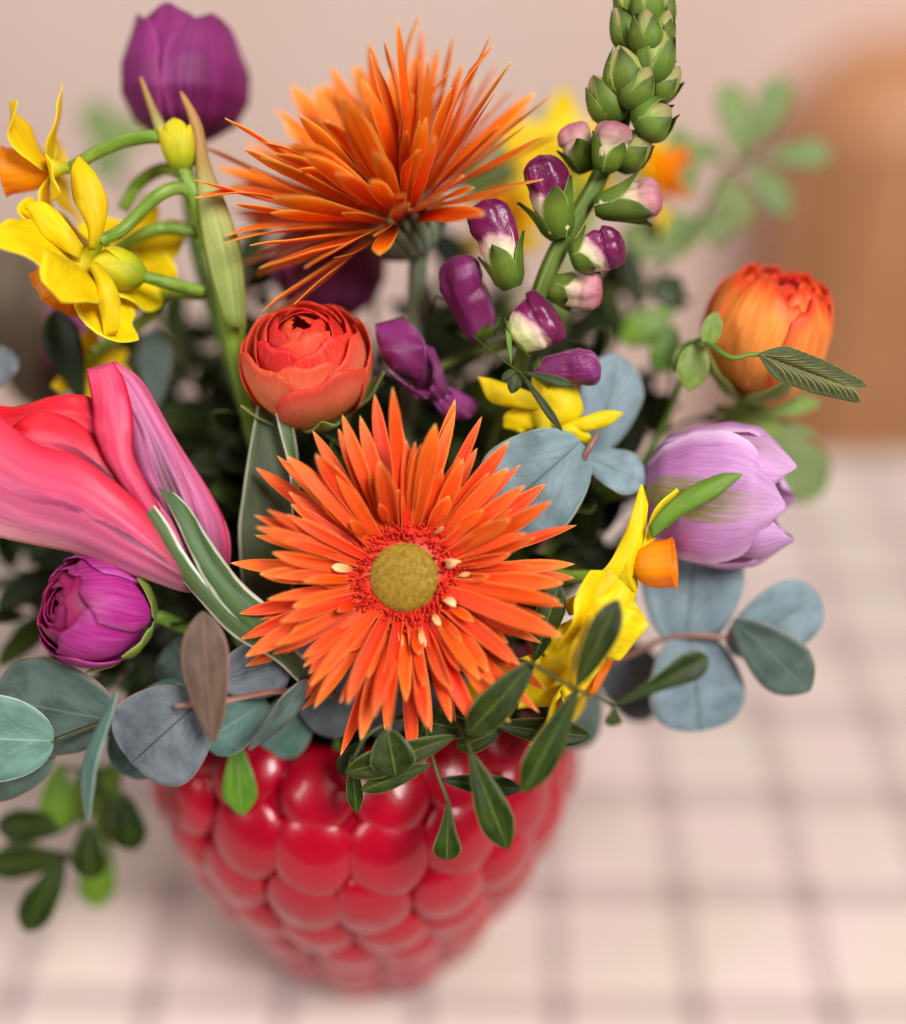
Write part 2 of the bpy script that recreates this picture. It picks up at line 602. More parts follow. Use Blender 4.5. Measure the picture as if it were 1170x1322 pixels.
M['lilac'] = petal_mat('lilac_tulip_petal', [(0, (150, 84, 130)), (.3, (196, 130, 190)), (.7, (214, 156, 214)), (1, (226, 180, 226))], edge=(236, 196, 236), ew=.25,
                       streak=(180, 112, 178), sstr=.4, sfreq=22, rough=.48, transl=.28, var=.06, mid=(150, 142, 90), midw=.16, midend=1.0)
M['pink'] = petal_mat('pink_tulip_petal', [(0, (150, 84, 84)), (.14, (186, 96, 120)), (.35, (218, 84, 134)), (.8, (236, 70, 116)), (1, (232, 40, 70))], edge=None,
                      streak=(244, 150, 184), sstr=.35, sfreq=6, rough=.4, transl=.2, var=.04, cross=[(0, (228, 22, 56)), (.2, (236, 70, 104)), (.5, (226, 98, 144)), (.82, (208, 120, 158)), (1, (218, 168, 168))], cstr=.75, mid=(134, 44, 86), midw=.04, midend=.95, basec=(112, 70, 66), basew=.34, fstr=.3)
M['pink_red'] = petal_mat('pink_tulip_inner', [(0, (150, 44, 80)), (.35, (216, 52, 98)), (.75, (236, 50, 86)), (1, (226, 22, 44))], edge=(240, 40, 66), ew=.12,
                          streak=(248, 130, 164), sstr=.4, sfreq=4, rough=.4, transl=.2, var=.04, mid=(110, 26, 56), midw=.045, midend=.95,
                          cross=[(0, (220, 12, 26)), (.25, (230, 32, 54)), (.45, (242, 104, 132)), (.7, (234, 52, 78)), (1, (222, 24, 48))], cstr=.6)
M['pink_fold'] = petal_mat('pink_tulip_fold', [(0, (200, 60, 96)), (.4, (234, 64, 90)), (.8, (234, 48, 74)), (1, (238, 84, 116))], edge=(228, 26, 46), ew=.22,
                           streak=(248, 130, 160), sstr=.4, sfreq=4, rough=.4, transl=.2, var=.03)
M['pink_out'] = petal_mat('pink_tulip_outer', [(0, (92, 40, 50)), (.22, (130, 60, 86)), (.45, (204, 108, 156)), (.75, (230, 136, 184)), (1, (238, 96, 140))], edge=(238, 84, 128), ew=.14,
                          streak=(112, 44, 70), sstr=.75, sfreq=9, rough=.4, transl=.18, var=.04, cross=[(0, (120, 50, 76)), (.16, (150, 70, 104)), (.38, (226, 130, 178)), (.8, (232, 128, 174)), (1, (236, 70, 112))], cstr=.5, mid=(92, 36, 58), midw=.2, midend=.85, basec=(76, 32, 44), basew=.42, fstr=.3)
M['coral'] = petal_mat('coral_petal', [(0, (244, 164, 84)), (.55, (252, 158, 92)), (.82, (250, 132, 98)), (1, (232, 66, 44))], edge=(236, 80, 52), ew=.12,
                       streak=(238, 116, 78), sstr=.4, sfreq=30, rough=.5, transl=.32, var=.06)
M['coral_in'] = petal_mat('coral_inner_petal', [(0, (236, 84, 60)), (.6, (240, 84, 64)), (1, (226, 44, 30))], edge=(246, 112, 86), ew=.2, streak=(240, 110, 84), sstr=.5, sfreq=26,
                          rough=.5, transl=.25, var=.14)
M['magenta'] = petal_mat('magenta_petal', [(0, (172, 44, 132)), (.4, (190, 40, 146)), (.85, (176, 34, 132)), (1, (140, 20, 90))], edge=(204, 90, 172), ew=.15,
                         streak=(212, 100, 184), sstr=.6, sfreq=40, rough=.5, transl=.22, var=.07)
M['wine'] = petal_mat('wine_inner_petal', [(0, (70, 6, 34)), (.6, (112, 14, 56)), (1, (150, 26, 86))], edge=(178, 56, 118), ew=.2, rough=.45, transl=.15, var=.15)
M['orange'] = petal_mat('orange_ruffled_petal', [(0, (240, 160, 84)), (.5, (254, 170, 80)), (.84, (254, 156, 66)), (.95, (244, 100, 44)), (1, (228, 58, 28))], edge=(242, 108, 54), ew=.18,
                        streak=(236, 108, 30), sstr=.6, sfreq=22, rough=.5, transl=.28, var=.07)
M['orange_in'] = petal_mat('orange_inner_petal', [(0, (190, 30, 14)), (.6, (216, 44, 20)), (1, (236, 74, 44))], rough=.5, transl=.22, var=.14)
M['snap_green'] = petal_mat('snapdragon_green_bud', [(0, (118, 134, 44)), (.6, (160, 172, 84)), (1, (168, 140, 100))], streak=(96, 130, 44), sstr=.4, rough=.55, transl=.15, var=.12)
M['snap_sepal'] = petal_mat('snapdragon_sepal', [(0, (74, 96, 24)), (.6, (106, 130, 42)), (1, (44, 42, 20))], edge=(142, 160, 76), ew=.2, streak=(88, 114, 30), sstr=.6, sfreq=12, rough=.5,
                            transl=.18, var=.15)
M['snap_blush'] = petal_mat('snapdragon_blush_bud', [(0, (206, 206, 140)), (.5, (226, 208, 170)), (.75, (206, 150, 150)), (1, (176, 96, 116))], streak=(196, 140, 150), sstr=.4,
                            rough=.5, transl=.2, var=.08)


def snap_bud_mat():
    k = NT('snapdragon_two_tone_bud')
    u, v = k.uv()
    r = k.rand()
    ang = k.math('MULTIPLY', k.math('ADD', v, k.math('MULTIPLY', r, 1.0)), 2 * PI)
    ns = k.noise(k.comb(k.math('MULTIPLY', u, 4.0), k.math('MULTIPLY', v, 9.0), k.math('MULTIPLY', r, 31.0)), 1.0, 4.0)
    f = k.math('ADD', u, k.math('ADD', k.math('MULTIPLY', k.math('SINE', ang), .17), k.math('MULTIPLY', k.math('SUBTRACT', ns, .5), .22)))
    col = k.ramp(f, [(0, lin((196, 200, 120))), (.30, lin((232, 222, 180))), (.42, lin((214, 170, 170))), (.49, lin((128, 30, 88))), (1, lin((92, 12, 60)))])
    rg = k.ramp(f, [(.5, (.5, .5, .5, 1)), (.62, (.33, .33, .33, 1))])
    nb = k.noise(k.objco(), 420.0, 3.0)
    return k.finish(col, rg, .5, k.bump(nb, .55, .0009), .1)


M['snap_purple'] = snap_bud_mat()
M['snap_deep'] = petal_mat('snapdragon_purple_petal', [(0, (124, 44, 96)), (.5, (116, 24, 84)), (1, (140, 50, 120))], edge=(190, 130, 190), ew=.12, streak=(150, 60, 130), sstr=.4,
                           rough=.3, transl=.15, var=.1, spec=.5, bump=.6)
M['euc'] = leaf_mat('eucalyptus_blue', (132, 154, 162), (104, 126, 134), (74, 90, 90), .85, 'euc', .55, .06, edge=(160, 170, 160), ew=.025, spots=(104, 112, 96), var=.08, midw=.016, spec=.3)
M['euc_green'] = leaf_mat('eucalyptus_grey_green', (84, 102, 94), (58, 74, 66), (122, 136, 122), .45, 'euc', .5, .06, edge=(150, 110, 96), ew=.02, spots=(70, 84, 70), var=.1, midw=.016, spec=.35)
M['euc_teal'] = leaf_mat('eucalyptus_teal', (106, 142, 132), (80, 114, 104), (152, 178, 166), .6, 'euc', .5, .08, edge=(170, 196, 180), ew=.02, var=.08, midw=.02)
M['euc_mauve'] = leaf_mat('eucalyptus_mauve_grey', (116, 124, 130), (86, 94, 100), (62, 54, 58), .85, 'euc', .5, .05, edge=(140, 120, 118), ew=.02, spots=(78, 78, 80), var=.06, midw=.014)
M['euc_brown'] = leaf_mat('eucalyptus_brown_back', (108, 86, 68), (84, 66, 52), (140, 108, 98), .6, 'euc', .5, .08, edge=(166, 110, 100), ew=.035, var=.06, midw=.016)
M['ruscus'] = leaf_mat('dark_green_leaf', (46, 62, 8), (26, 38, 5), (118, 130, 58), .75, 'pinnate', .38, .08, edge=(128, 142, 74), ew=.02, var=.25, midw=.024, spec=.25)
M['ruscus_light'] = leaf_mat('fresh_green_leaf', (112, 150, 40), (84, 122, 28), (160, 186, 90), .6, 'pinnate', .42, .2, var=.15, midw=.03)
M['deep'] = leaf_mat('deep_green_leaf', (36, 48, 12), (18, 27, 7), (66, 78, 34), .5, 'pinnate', .5, .05, var=.3, midw=.03, spec=.2)
M['hazy'] = leaf_mat('sage_green_leaf', (128, 144, 86), (102, 122, 66), (140, 150, 104), .3, 'pinnate', .6, .12, var=.12)
M['tulipleaf'] = leaf_mat('tulip_leaf_white_edge', (82, 108, 60), (54, 80, 42), (120, 142, 98), .45, 'parallel', .42, .12, edge=(230, 230, 210), ew=.17, var=.05)
M['tulipleaf_dark'] = leaf_mat('tulip_leaf_dark', (74, 86, 56), (54, 64, 40), (92, 104, 72), .4, 'parallel', .4, .1, edge=(176, 176, 150), ew=.045, var=.05)
M['tulipleaf_plain'] = leaf_mat('tulip_leaf_plain', (112, 150, 44), (84, 126, 34), (140, 172, 78), .4, 'parallel', .42, .2, var=.06)
M['fern'] = leaf_mat('bronze_green_leaflet', (78, 84, 36), (54, 62, 24), (104, 108, 52), .4, 'parallel', .5, .12, edge=(150, 146, 84), ew=.05, var=.15)
M['bract'] = leaf_mat('light_green_bract', (140, 160, 66), (104, 130, 42), (170, 182, 104), .4, 'parallel', .5, .2, edge=(176, 184, 110), ew=.06, var=.1)


# red glazed ceramic
def glaze():
    k = NT('red_glaze')
    ns = k.noise(k.objco(), 22.0, 3.0)
    fine = k.noise(k.objco(), 160.0, 2.0)
    r = k.rand()
    col = k.mix(k.smooth(ns, .3, .7), lin((150, 0, 24)), lin((172, 1, 38)))
    col = k.hsv(col, .5, 1.0, k.math('ADD', .92, k.math('MULTIPLY', r, .16)))
    return k.finish(col, .26, .3, k.bump(k.math('ADD', ns, k.math('MULTIPLY', fine, .15)), .12, .002), 0, None, .5, 0, .05)


M['glaze'] = glaze()


def cloth_mat():
    k = NT('checked_cloth')
    s = k.n('SeparateXYZ')
    k.put(s.inputs[0], k.objco())
    wob = k.math('MULTIPLY', k.math('SUBTRACT', k.noise(k.objco(), 9.0, 2.0), .5), .004)

    def band(c, off):
        q = k.math('FRACT', k.math('DIVIDE', k.math('ADD', k.math('SUBTRACT', c, off), wob), 0.0595))
        d = k.math('ABSOLUTE', k.math('SUBTRACT', q, .5))       # 0.5 on the line
        return k.smooth(d, .350, .385)
    bx, by = band(s.outputs[0], 0.0465), band(s.outputs[1], -0.0472)
    sm = k.math('MULTIPLY', k.math('ADD', bx, by), .5)
    ck = k.noise(k.objco(), 14.0, 2.0)
    base = k.mix(k.smooth(ck, .4, .62), lin((217, 197, 191)), lin((211, 197, 184)))
    th = k.noise(k.objco(), 900.0, 2.0)
    col = k.mix(k.math('MULTIPLY', sm, .95), base, lin((172, 153, 151)))
    col = k.mix(k.math('MULTIPLY', k.math('SUBTRACT', th, .4), .25), col, lin((150, 130, 126)))
    wv = k.n('TexWave', wave_type='BANDS', bands_direction='X')
    k.put(wv.inputs[0], k.objco())
    wv.inputs['Scale'].default_value = 400
    wv2 = k.n('TexWave', wave_type='BANDS', bands_direction='Y')
    k.put(wv2.inputs[0], k.objco())
    wv2.inputs['Scale'].default_value = 400
    nb = k.bump(k.math('ADD', wv.outputs[1], wv2.outputs[1]), .2, .0004)
    return k.finish(col, .85, .2, nb, 0, None, 0, .2)


M['cloth'] = cloth_mat()
M['wall'] = plain_mat('pink_plaster', (242, 214, 201), (246, 222, 210), 3.0, .85, 0, 0, .1, .2)
M['wood'] = plain_mat('brown_wood', (196, 136, 92), (208, 150, 106), 7.0, .45, 0, .1, .3, .4, (1, 1, 6))
M['floor'] = plain_mat('floor_boards', (140, 112, 92), (160, 130, 108), 5.0, .6, 0, 0, .2, .3, (1, 8, 1))

# ------------------------------------------------------------------ the setting
# tablecloth sheet: lies flat with soft ripples
nx, ny = 90, 70
pos = np.zeros((nx, ny, 3))
for i in range(nx):
    for j in range(ny):
        x = -0.9 + 1.9 * i / (nx - 1)
        y = -0.62 + 1.015 * j / (ny - 1)
        far = max(0.0, math.hypot(x - VX, y) - 0.07)
        z = min(1, far * 6) * (0.0022 * math.sin(7 * x + 3.1 * y) + 0.0016 * math.sin(-5 * x + 9 * y + 1) + .0009 * math.sin(19 * x + 4 * y))
        pos[i, j] = (x, y, z - 0.0005)
tc = obj_from('tablecloth', sheet(pos, 0.0), M['cloth'])
# give the cloth its own coordinate frame, turned about one degree, so the checks run as woven
me = tc.data
off = WM[tc.name].translation
ang = math.radians(-0.95)
for v in me.vertices:
    p = Vector(v.co) + off
    v.co = (p.x * math.cos(-ang) - p.y * math.sin(-ang), p.x * math.sin(-ang) + p.y * math.cos(-ang), p.z)
set_world(tc, Matrix.Rotation(ang, 4, 'Z'))
tc['kind'] = 'structure'
tc['label'] = 'pale pink cloth with mauve woven checks under the red vase'
tc['category'] = 'tablecloth'


def box(x0, x1, y0, y1, z0, z1, bev=0.0):
    v = [(x, y, z) for x in (x0, x1) for y in (y0, y1) for z in (z0, z1)]
    f = [(0, 1, 3, 2), (4, 6, 7, 5), (0, 4, 5, 1), (2, 3, 7, 6), (0, 2, 6, 4), (1, 5, 7, 3)]
    return v, f, [(0.5, 0.5)] * 8


tb = obj_from('table', box(-0.88, 0.98, -0.60, 0.385, -0.045, -0.0055), M['wood'], smooth=False)
tb['kind'] = 'structure'
wall = obj_from('wall', box(-2.2, 2.4, 1.42, 1.5, -0.75, 1.9), M['wall'], smooth=False)
wall['kind'] = 'structure'
fl = obj_from('floor', box(-2.2, 2.4, -1.6, 1.42, -0.80, -0.752), M['floor'], smooth=False)
fl['kind'] = 'structure'

# brown wooden cabinet behind the table, far out of focus
cab = thing('wooden_cabinet', 'brown wooden cabinet standing behind the table, far out of focus', 'cabinet', (0.85, 1.2, -0.75))


def rbox(x0, x1, y0, y1, z0, z1, r=0.04, n=6):
    ring = []
    for cx, cy, a0 in ((x1 - r, y1 - r, 0), (x0 + r, y1 - r, 90), (x0 + r, y0 + r, 180), (x1 - r, y0 + r, 270)):
        for k in range(n + 1):
            a = math.radians(a0 + 90 * k / n)
            ring.append((cx + r * math.cos(a), cy + r * math.sin(a)))
    prof = [(0.0, z0), (0.0, z1 - r)] + [(r - r * math.cos(math.radians(90 * k / n)), z1 - r + r * math.sin(math.radians(90 * k / n))) for k in range(1, n + 1)]
    vs = []
    mx, my = (x0 + x1) / 2, (y0 + y1) / 2
    for ins, z in prof:
        for x, y in ring:
            dx, dy = x - mx, y - my
            vs.append((mx + dx * (1 - ins / ((x1 - x0) / 2)), my + dy * (1 - ins / ((y1 - y0) / 2)), z))
    m = len(ring)
    fs = [(i * m + k, i * m + (k + 1) % m, (i + 1) * m + (k + 1) % m, (i + 1) * m + k) for i in range(len(prof) - 1) for k in range(m)]
    fs.append(tuple((len(prof) - 1) * m + k for k in range(m)))
    return vs, fs, [(0.5, 0.5)] * len(vs)


obj_from('body', rbox(0.43, 1.25, 1.15, 1.41, -0.75, 0.055, 0.125), M['wood'], cab)
obj_from('door', rbox(0.49, 0.81, 1.135, 1.155, -0.68, -0.02, 0.008), M['wood'], cab)
obj_from('door', rbox(0.83, 1.19, 1.135, 1.155, -0.68, -0.02, 0.008), M['wood'], cab)

# ------------------------------------------------------------------ the vase
vase = thing('berry_vase', 'glossy red ceramic vase covered in rounded berry beads on the checked cloth', 'vase', (VX, 0, 0))
prof = [(0.0, 0.0), (.036, 0.0), (.040, .004), (.050, .022), (.060, .045), (.071, .072), (.079, .098), (.0815, .116), (.079, .134), (.070, .150), (.058, .159),
        (.053, .160), (.050, .156), (.062, .145), (.070, .120), (.060, .07), (.036, .02), (0.0, .012)]
pp = cat([(r, 0, z) for r, z in prof], 70)
obj_from('body', xform(lathe([(max(0, p[0]), p[2]) for p in pp], 64), Matrix.Translation((VX, 0, 0))), M['glaze'], vase)
bead_geo = lathe([(math.sin(a) * (1 - .10 * math.cos(a)), math.cos(a)) for a in np.linspace(PI * .62, 0.02, 12)], 20)
bead = make_mesh('bead', bead_geo[0], bead_geo[1], M['glaze'], bead_geo[2])
outer = cat([(r, 0, z) for r, z in prof[2:11]], 200)
seglen = np.concatenate([[0], np.cumsum(np.linalg.norm(np.diff(outer, axis=0), axis=1))])
row, s = 0, 0.006
while s < seglen[-1]:
    r = np.interp(s, seglen, outer[:, 0])
    z = np.interp(s, seglen, outer[:, 2])
    i = min(np.searchsorted(seglen, s), 198)
    d = outer[i + 1] - outer[i - 1]
    nrm = Vector((d[2], 0, -d[0])).normalized()
    sz = 0.0118 + 0.004 * (r / 0.08) ** 1.2
    cnt = max(8, round(2 * PI * r / (sz * 1.72)))
    for k in range(cnt):
        g = 2 * PI * (k + 0.5 * (row % 2)) / cnt + random.uniform(-.03, .03)
        rot = Matrix.Rotation(g, 4, 'Z')
        loc = rot @ Vector((r, 0, z)) + Vector((VX, 0, 0))
        fr = frame(loc, rot @ nrm, Vector((0, 0, 1)))
        q = sz * random.uniform(.94, 1.06)
        inst('bead', bead, fr @ Matrix.Diagonal((q * 1.10, PI * r / cnt * 1.14, .0074, 1)), vase)
    s += sz * 1.48
    row += 1


# ------------------------------------------------------------------ flower builders
def stem_to_mouth(parent, top, axis, rad=0.0022, mat='stem', spread=0.6, name='stem', via=None):
    """stalk from under a flower head down into the vase mouth"""
    axis = Vector(axis).normalized()
    end = MOUTH + Vector(((top.x - VX) * spread * 0.35, top.y * 0.3, -0.03))
    end.x = max(VX - .036, min(VX + .036, end.x))
    end.y = max(-.03, min(.03, end.y))
    L = (top - end).length
    mids = via if via else [top - axis * L * 0.3, end + Vector((0, 0, 1)) * L * 0.3]
    if not via:
        pts = []
        for t in np.linspace(0, 1, 7):
            pts.append(top * (1 - t) ** 3 + mids[0] * 3 * t * (1 - t) ** 2 + mids[1] * 3 * t * t * (1 - t) + end * t ** 3)
    else:
        pts = [top] + list(via) + [end]
    return obj_from(name, tube(pts, [rad, rad * 1.1, rad * 1.2], 28, 10), M[mat], parent)


def small_bumps(points, rads, seg=6):
    vs, fs = [], []
    for (p, n, ln), r in zip(points, rads):
        f = frame(p, n)
        k = len(vs)
        rows = [(0.85, 0.0), (1.0, 0.45), (0.6, 0.88)]
        for q, h in rows:
            for a in range(seg):
                g = 2 * PI * a / seg
                vs.append(f @ Vector((q * r * math.cos(g), q * r * math.sin(g), h * ln)))
        vs.append(f @ Vector((0, 0, ln)))
        for i in range(2):
            for a in range(seg):
                fs.append((k + i * seg + a, k + i * seg + (a + 1) % seg, k + (i + 1) * seg + (a + 1) % seg, k + (i + 1) * seg + a))
        for a in range(seg):
            fs.append((k + 2 * seg + a, k + 2 * seg + (a + 1) % seg, k + 3 * seg))
    return vs, fs, [(0.5, 0.5)] * len(vs)


def petal_variants(prefix, mat, L, W, n, lift, cups):
    out = []
    for k in range(n):
        c = random.uniform(*cups)
        zz = random.uniform(*lift)
        side = random.uniform(-.08, .08)
        pts = [(0, 0, 0), (L * .35, side * L * .3, zz * L * .5), (L * .72, side * L * .6, zz * L * .75), (L, side * L, zz * L * random.uniform(.3, 1.15))]
        g = blade(pts, W * random.uniform(.72, 1.15), (0, 0, 1), 'quill', c, 0, .06, 2.0, random.uniform(-.45, .45), 13, 5, .00035)
        out.append(make_mesh('petal', g[0], g[1], M[mat], g[2]))
    return out


def gerbera(label, O, axis, hint, mat, rings, R_disc, disc=True, stem_axis=None, via=None, sep=True, seed=1, jit=.74):
    random.seed(seed)
    root = thing('spider_gerbera', label, 'gerbera', MOUTH, 'spider gerberas')
    Fm = frame(O, axis, hint)
    # rings: (count, length, width, r0, z0, elev_deg, elev_jit, lift range, cup range)
    for ri, (cnt, L, W, r0, z0, el, ej, lift, cups) in enumerate(rings):
        var = petal_variants('petal', mat, L, W, 8, lift, cups)
        for k in range(cnt):
            a = 2 * PI * (k + .5 * (ri % 2) + random.uniform(-.3, .3)) / cnt
            e = math.radians(el + random.uniform(-ej, ej))
            scl = random.uniform(jit, 1.08)
            W4 = Fm @ Matrix.Rotation(a, 4, 'Z') @ Matrix.Translation((r0, 0, z0 + random.uniform(-.0006, .0006))) @ Matrix.Rotation(-e, 4, 'Y') \
                @ Matrix.Rotation(random.uniform(-.28, .28), 4, 'X') @ Matrix.Diagonal((scl, scl * random.uniform(.85, 1.12), scl, 1))
            inst('petal', random.choice(var), W4, root)
    if disc:
        rd = R_disc
        dome = lathe([(rd * math.sin(a) * 1.0, rd * .42 * math.cos(a) + .004) for a in np.linspace(PI * .55, .01, 14)], 40)
        d = obj_from('disc_button', xform(dome, Fm), M['dome'], root)
        pts, rads = [], []
        N = 900
        for i in range(N):
            t = (i + .5) / N
            rr = rd * math.sqrt(t) * .99
            g = i * 2.39996
            th = math.asin(min(1, rr / rd))
            p = Vector((rr * math.cos(g), rr * math.sin(g), rd * .42 * math.cos(th) + .0038))
            nn = Vector((rr * math.cos(g) * .6, rr * math.sin(g) * .6, rd)).normalized()
            pts.append((Fm @ p, Fm.to_3x3() @ nn, rd * .055))
            rads.append(rd * .024)
        b = obj_from('disc_bumps', small_bumps(pts, rads, 5), M['dome'], d)
        b['kind'] = 'stuff'
        pts, rads = [], []
        for i in range(560):
            t = random.random()
            rr = rd * (1.0 + .66 * t) + random.uniform(-.0003, .0003)
            g = random.uniform(0, 2 * PI)
            p = Vector((rr * math.cos(g), rr * math.sin(g), .0045 - .002 * t))
            nn = Vector((math.cos(g) * (.4 + random.uniform(-.5, .5)), math.sin(g) * (.4 + random.uniform(-.5, .5)), 1)).normalized()
            pts.append((Fm @ p, Fm.to_3x3() @ nn, random.uniform(.0016, .0034)))
            rads.append(random.uniform(.00035, .0006))
        b = obj_from('disc_florets', small_bumps(pts, rads, 6), M['floret'], root)
        b['kind'] = 'stuff'
        base = lathe([(rd * 1.72, -.001), (rd * 1.7, .0022), (rd * .9, .005)], 32)
        obj_from('disc_ring', xform(base, Fm), M['floret'], root)
        # pale curled florets, most on one side
        fl = petal_variants('petal', 'cream', .009, .0036, 4, (.3, .6), (.2, .6))
        for g in (-.35, .02, .2, .32, -.55, -.9, -1.25, 1.0, 3.0, -1.7):
            W4 = Fm @ Matrix.Rotation(g - math.radians(90), 4, 'Z') @ Matrix.Translation((rd * random.uniform(1.25, 1.6), 0, .004)) \
                @ Matrix.Rotation(-random.uniform(.3, .9), 4, 'Y') @ Matrix.Rotation(random.uniform(-.9, .9), 4, 'X') @ Matrix.Scale(random.uniform(.6, 1.0), 4)
            inst('petal', random.choice(fl), W4, root)
    # green woolly base with pointed bracts
    rb = R_disc * 1.55
    cal = lathe([(.0028, -.017), (rb * .55, -.0155), (rb * .86, -.011), (rb * 1.0, -.005), (rb * .98, 0.0005), (rb * .5, .001)], 28,
                lambda t, g: .03 * math.sin(14 * g))
    c = obj_from('receptacle', xform(cal, Fm), M['hairy'], root)
    if sep:
        for k in range(24):
            g = 2 * PI * k / 24
            f2 = Fm @ Matrix.Rotation(g, 4, 'Z')
            pts = [(rb * .5, 0, -.0162), (rb * .9, 0, -.012), (rb * 1.08, 0, -.005), (rb * 1.14, 0, .0018)]
            kk = random.uniform(.7, 1.15)
            pts = [pts[0], pts[1], (pts[2][0], random.uniform(-.001, .001), pts[2][2] * 1.1), (pts[3][0] * random.uniform(.97, 1.08), random.uniform(-.0012, .0012), .003 * kk - .001)]
            gx = blade(pts, .0046 * kk, (1, 0, -.6), 'spear', -.25, 0, 0, nu=9, nv=5, t=.0005)
            o = obj_from('bract', xform(gx, f2), M['snap_sepal' if random.random() < .18 else 'hairy'], c)
    stem_to_mouth(root, Fm @ Vector((0, 0, -.0155)), stem_axis if stem_axis else axis, .0036, 'stem_grey', via=via)
    return root


def tulip(label, O, axis, hint, mat, L, R, open_=0.0, tip=0.35, ruff=0.03, stem=True, tw=1.0, seed=1, group='tulips in the bouquet', phi0=0.0, via=None, pts_sharp=.6):
    random.seed(seed)
    root = thing('tulip', label, 'tulip', MOUTH, group)
    Fm = frame(O, axis, hint)
    for lay in range(2):
        for k in range(3):
            ph0 = phi0 + 2 * PI * (k + .5 * lay) / 3 + random.uniform(-.08, .08)
            rs = (1.0 if lay == 0 else .93) * random.uniform(.97, 1.03)
            ls = random.uniform(.95, 1.04) * (1.0 if lay == 0 else 1.02)
            nu, nv = 26, 15
            pos = np.zeros((nu, nv, 3))
            w1 = random.uniform(0, 6)
            for i in range(nu):
                t = i / (nu - 1)
                r = R * rs * np.interp(t, [0, .08, .2, .4, .62, .82, 1], [.12, .45, .8, 1, 1.0 + open_ * .5, .86 + open_, tip + open_ * 1.6])
                a = tw * np.interp(t, [0, .1, .4, .7, .86, .94, .98, 1], [.95, .95, 1.0, .97, .84, .68, .5, .26])
                for j in range(nv):
                    v = 2 * j / (nv - 1) - 1
                    g = ph0 + v * a
                    q = r * (1 + .05 * v * v * (1 if lay == 0 else -1) + ruff * abs(v) * math.sin(5 * t + w1 + v) + .02 * math.sin(9 * v + w1) * t)
                    z = L * ls * (t - pts_sharp * .10 * v * v * t)
                    # a shallow groove down the middle of every petal
                    q *= 1 - .035 * math.exp(-(v / .18) ** 2) * (1 - t * .5)
                    pos[i, j] = (q * math.cos(g), q * math.sin(g), z)
            vs, fs, us = sheet(pos, -.0005)
            obj_from('petal', ([Fm @ Vector(p) for p in vs], fs, us), M[mat], root)
    if stem:
        stem_to_mouth(root, Fm @ Vector((0, 0, .001)), axis, .0028, 'stem', via=via)
    return root


def ranunculus(label, O, axis, hint, mo, mi, R, elong=1.0, n_out=7, n_in=16, open0=.75, sepals=5, seed=1, wob=.03, frill=0.0, via=None, phi0=0.0, stem_axis=None):
    random.seed(seed)
    root = thing('ranunculus', label, 'ranunculus', MOUTH, 'ranunculus blooms')
    Fm = frame(O, axis, hint)
    N = n_out + n_in
    for i in range(N):
        f = i / (N - 1)
        Ri = R * (1 - .62 * f ** 1.15)
        th_tip = open0 * (1 - f) ** .75 + .16 + random.uniform(-.10, .10) * (1 - f)
        half = np.interp(f, [0, .3, 1], [1.05, .95, 1.3])
        ph0 = phi0 + i * 2.39996 + random.uniform(-.25, .25)
        nu, nv = (18, 15) if i < n_out else (12, 13)
        th0 = PI - .12 if i < n_out else PI * .75
        shift = (R - Ri) * (.78 - .22 * f) * elong
        w1, w2 = random.uniform(0, 6), random.uniform(0, 6)
        pos = np.zeros((nu, nv, 3))
        for a in range(nu):
            t = a / (nu - 1)
            for b in range(nv):
                v = 2 * b / (nv - 1) - 1
                tip = th_tip + .34 * abs(v) ** 2.2 + .05 * math.sin(7 * v + w1) + frill * math.sin(17 * v + w2)
                th = th0 + (tip - th0) * t
                aw = half * np.interp(t, [0, .2, .6, 1], [.55, .85, 1, .92])
                g = ph0 + v * aw
                rr = Ri * (1 + wob * math.sin(2.5 * v + 3 * t + w1) + (frill * .6 * math.sin(11 * v + w1) * t ** 2) + .05 * t ** 3
                           - .03 * (v + 1) * .5)
                pos[a, b] = (rr * math.sin(th) * math.cos(g), rr * math.sin(th) * math.sin(g), rr * math.cos(th) * elong + shift)
        vs, fs, us = sheet(pos, .0004)
        obj_from('petal', ([Fm @ Vector(p) for p in vs], fs, us), M[mo if i < n_out else mi], root)
    for k in range(sepals):
        g = 2 * PI * k / sepals + .3
        pts = []
        for th in np.linspace(PI - .15, PI * .55, 5):
            rr = R * (1.05 + .25 * max(0, (PI * .75 - th)))
            pts.append(Vector((rr * math.sin(th) * math.cos(g), rr * math.sin(th) * math.sin(g), rr * math.cos(th) * elong)))
        nn = Vector((-math.cos(g), -math.sin(g), .3))
        gx = blade(pts, R * .62, nn, 'ovate', .3, 0, .05, t=.0005)
        obj_from('sepal', xform(gx, Fm), M['bract'], root)
    stem_to_mouth(root, Fm @ Vector((0, 0, -R * elong * .97)), stem_axis if stem_axis else axis, .0024, 'stem', via=via)
    return root


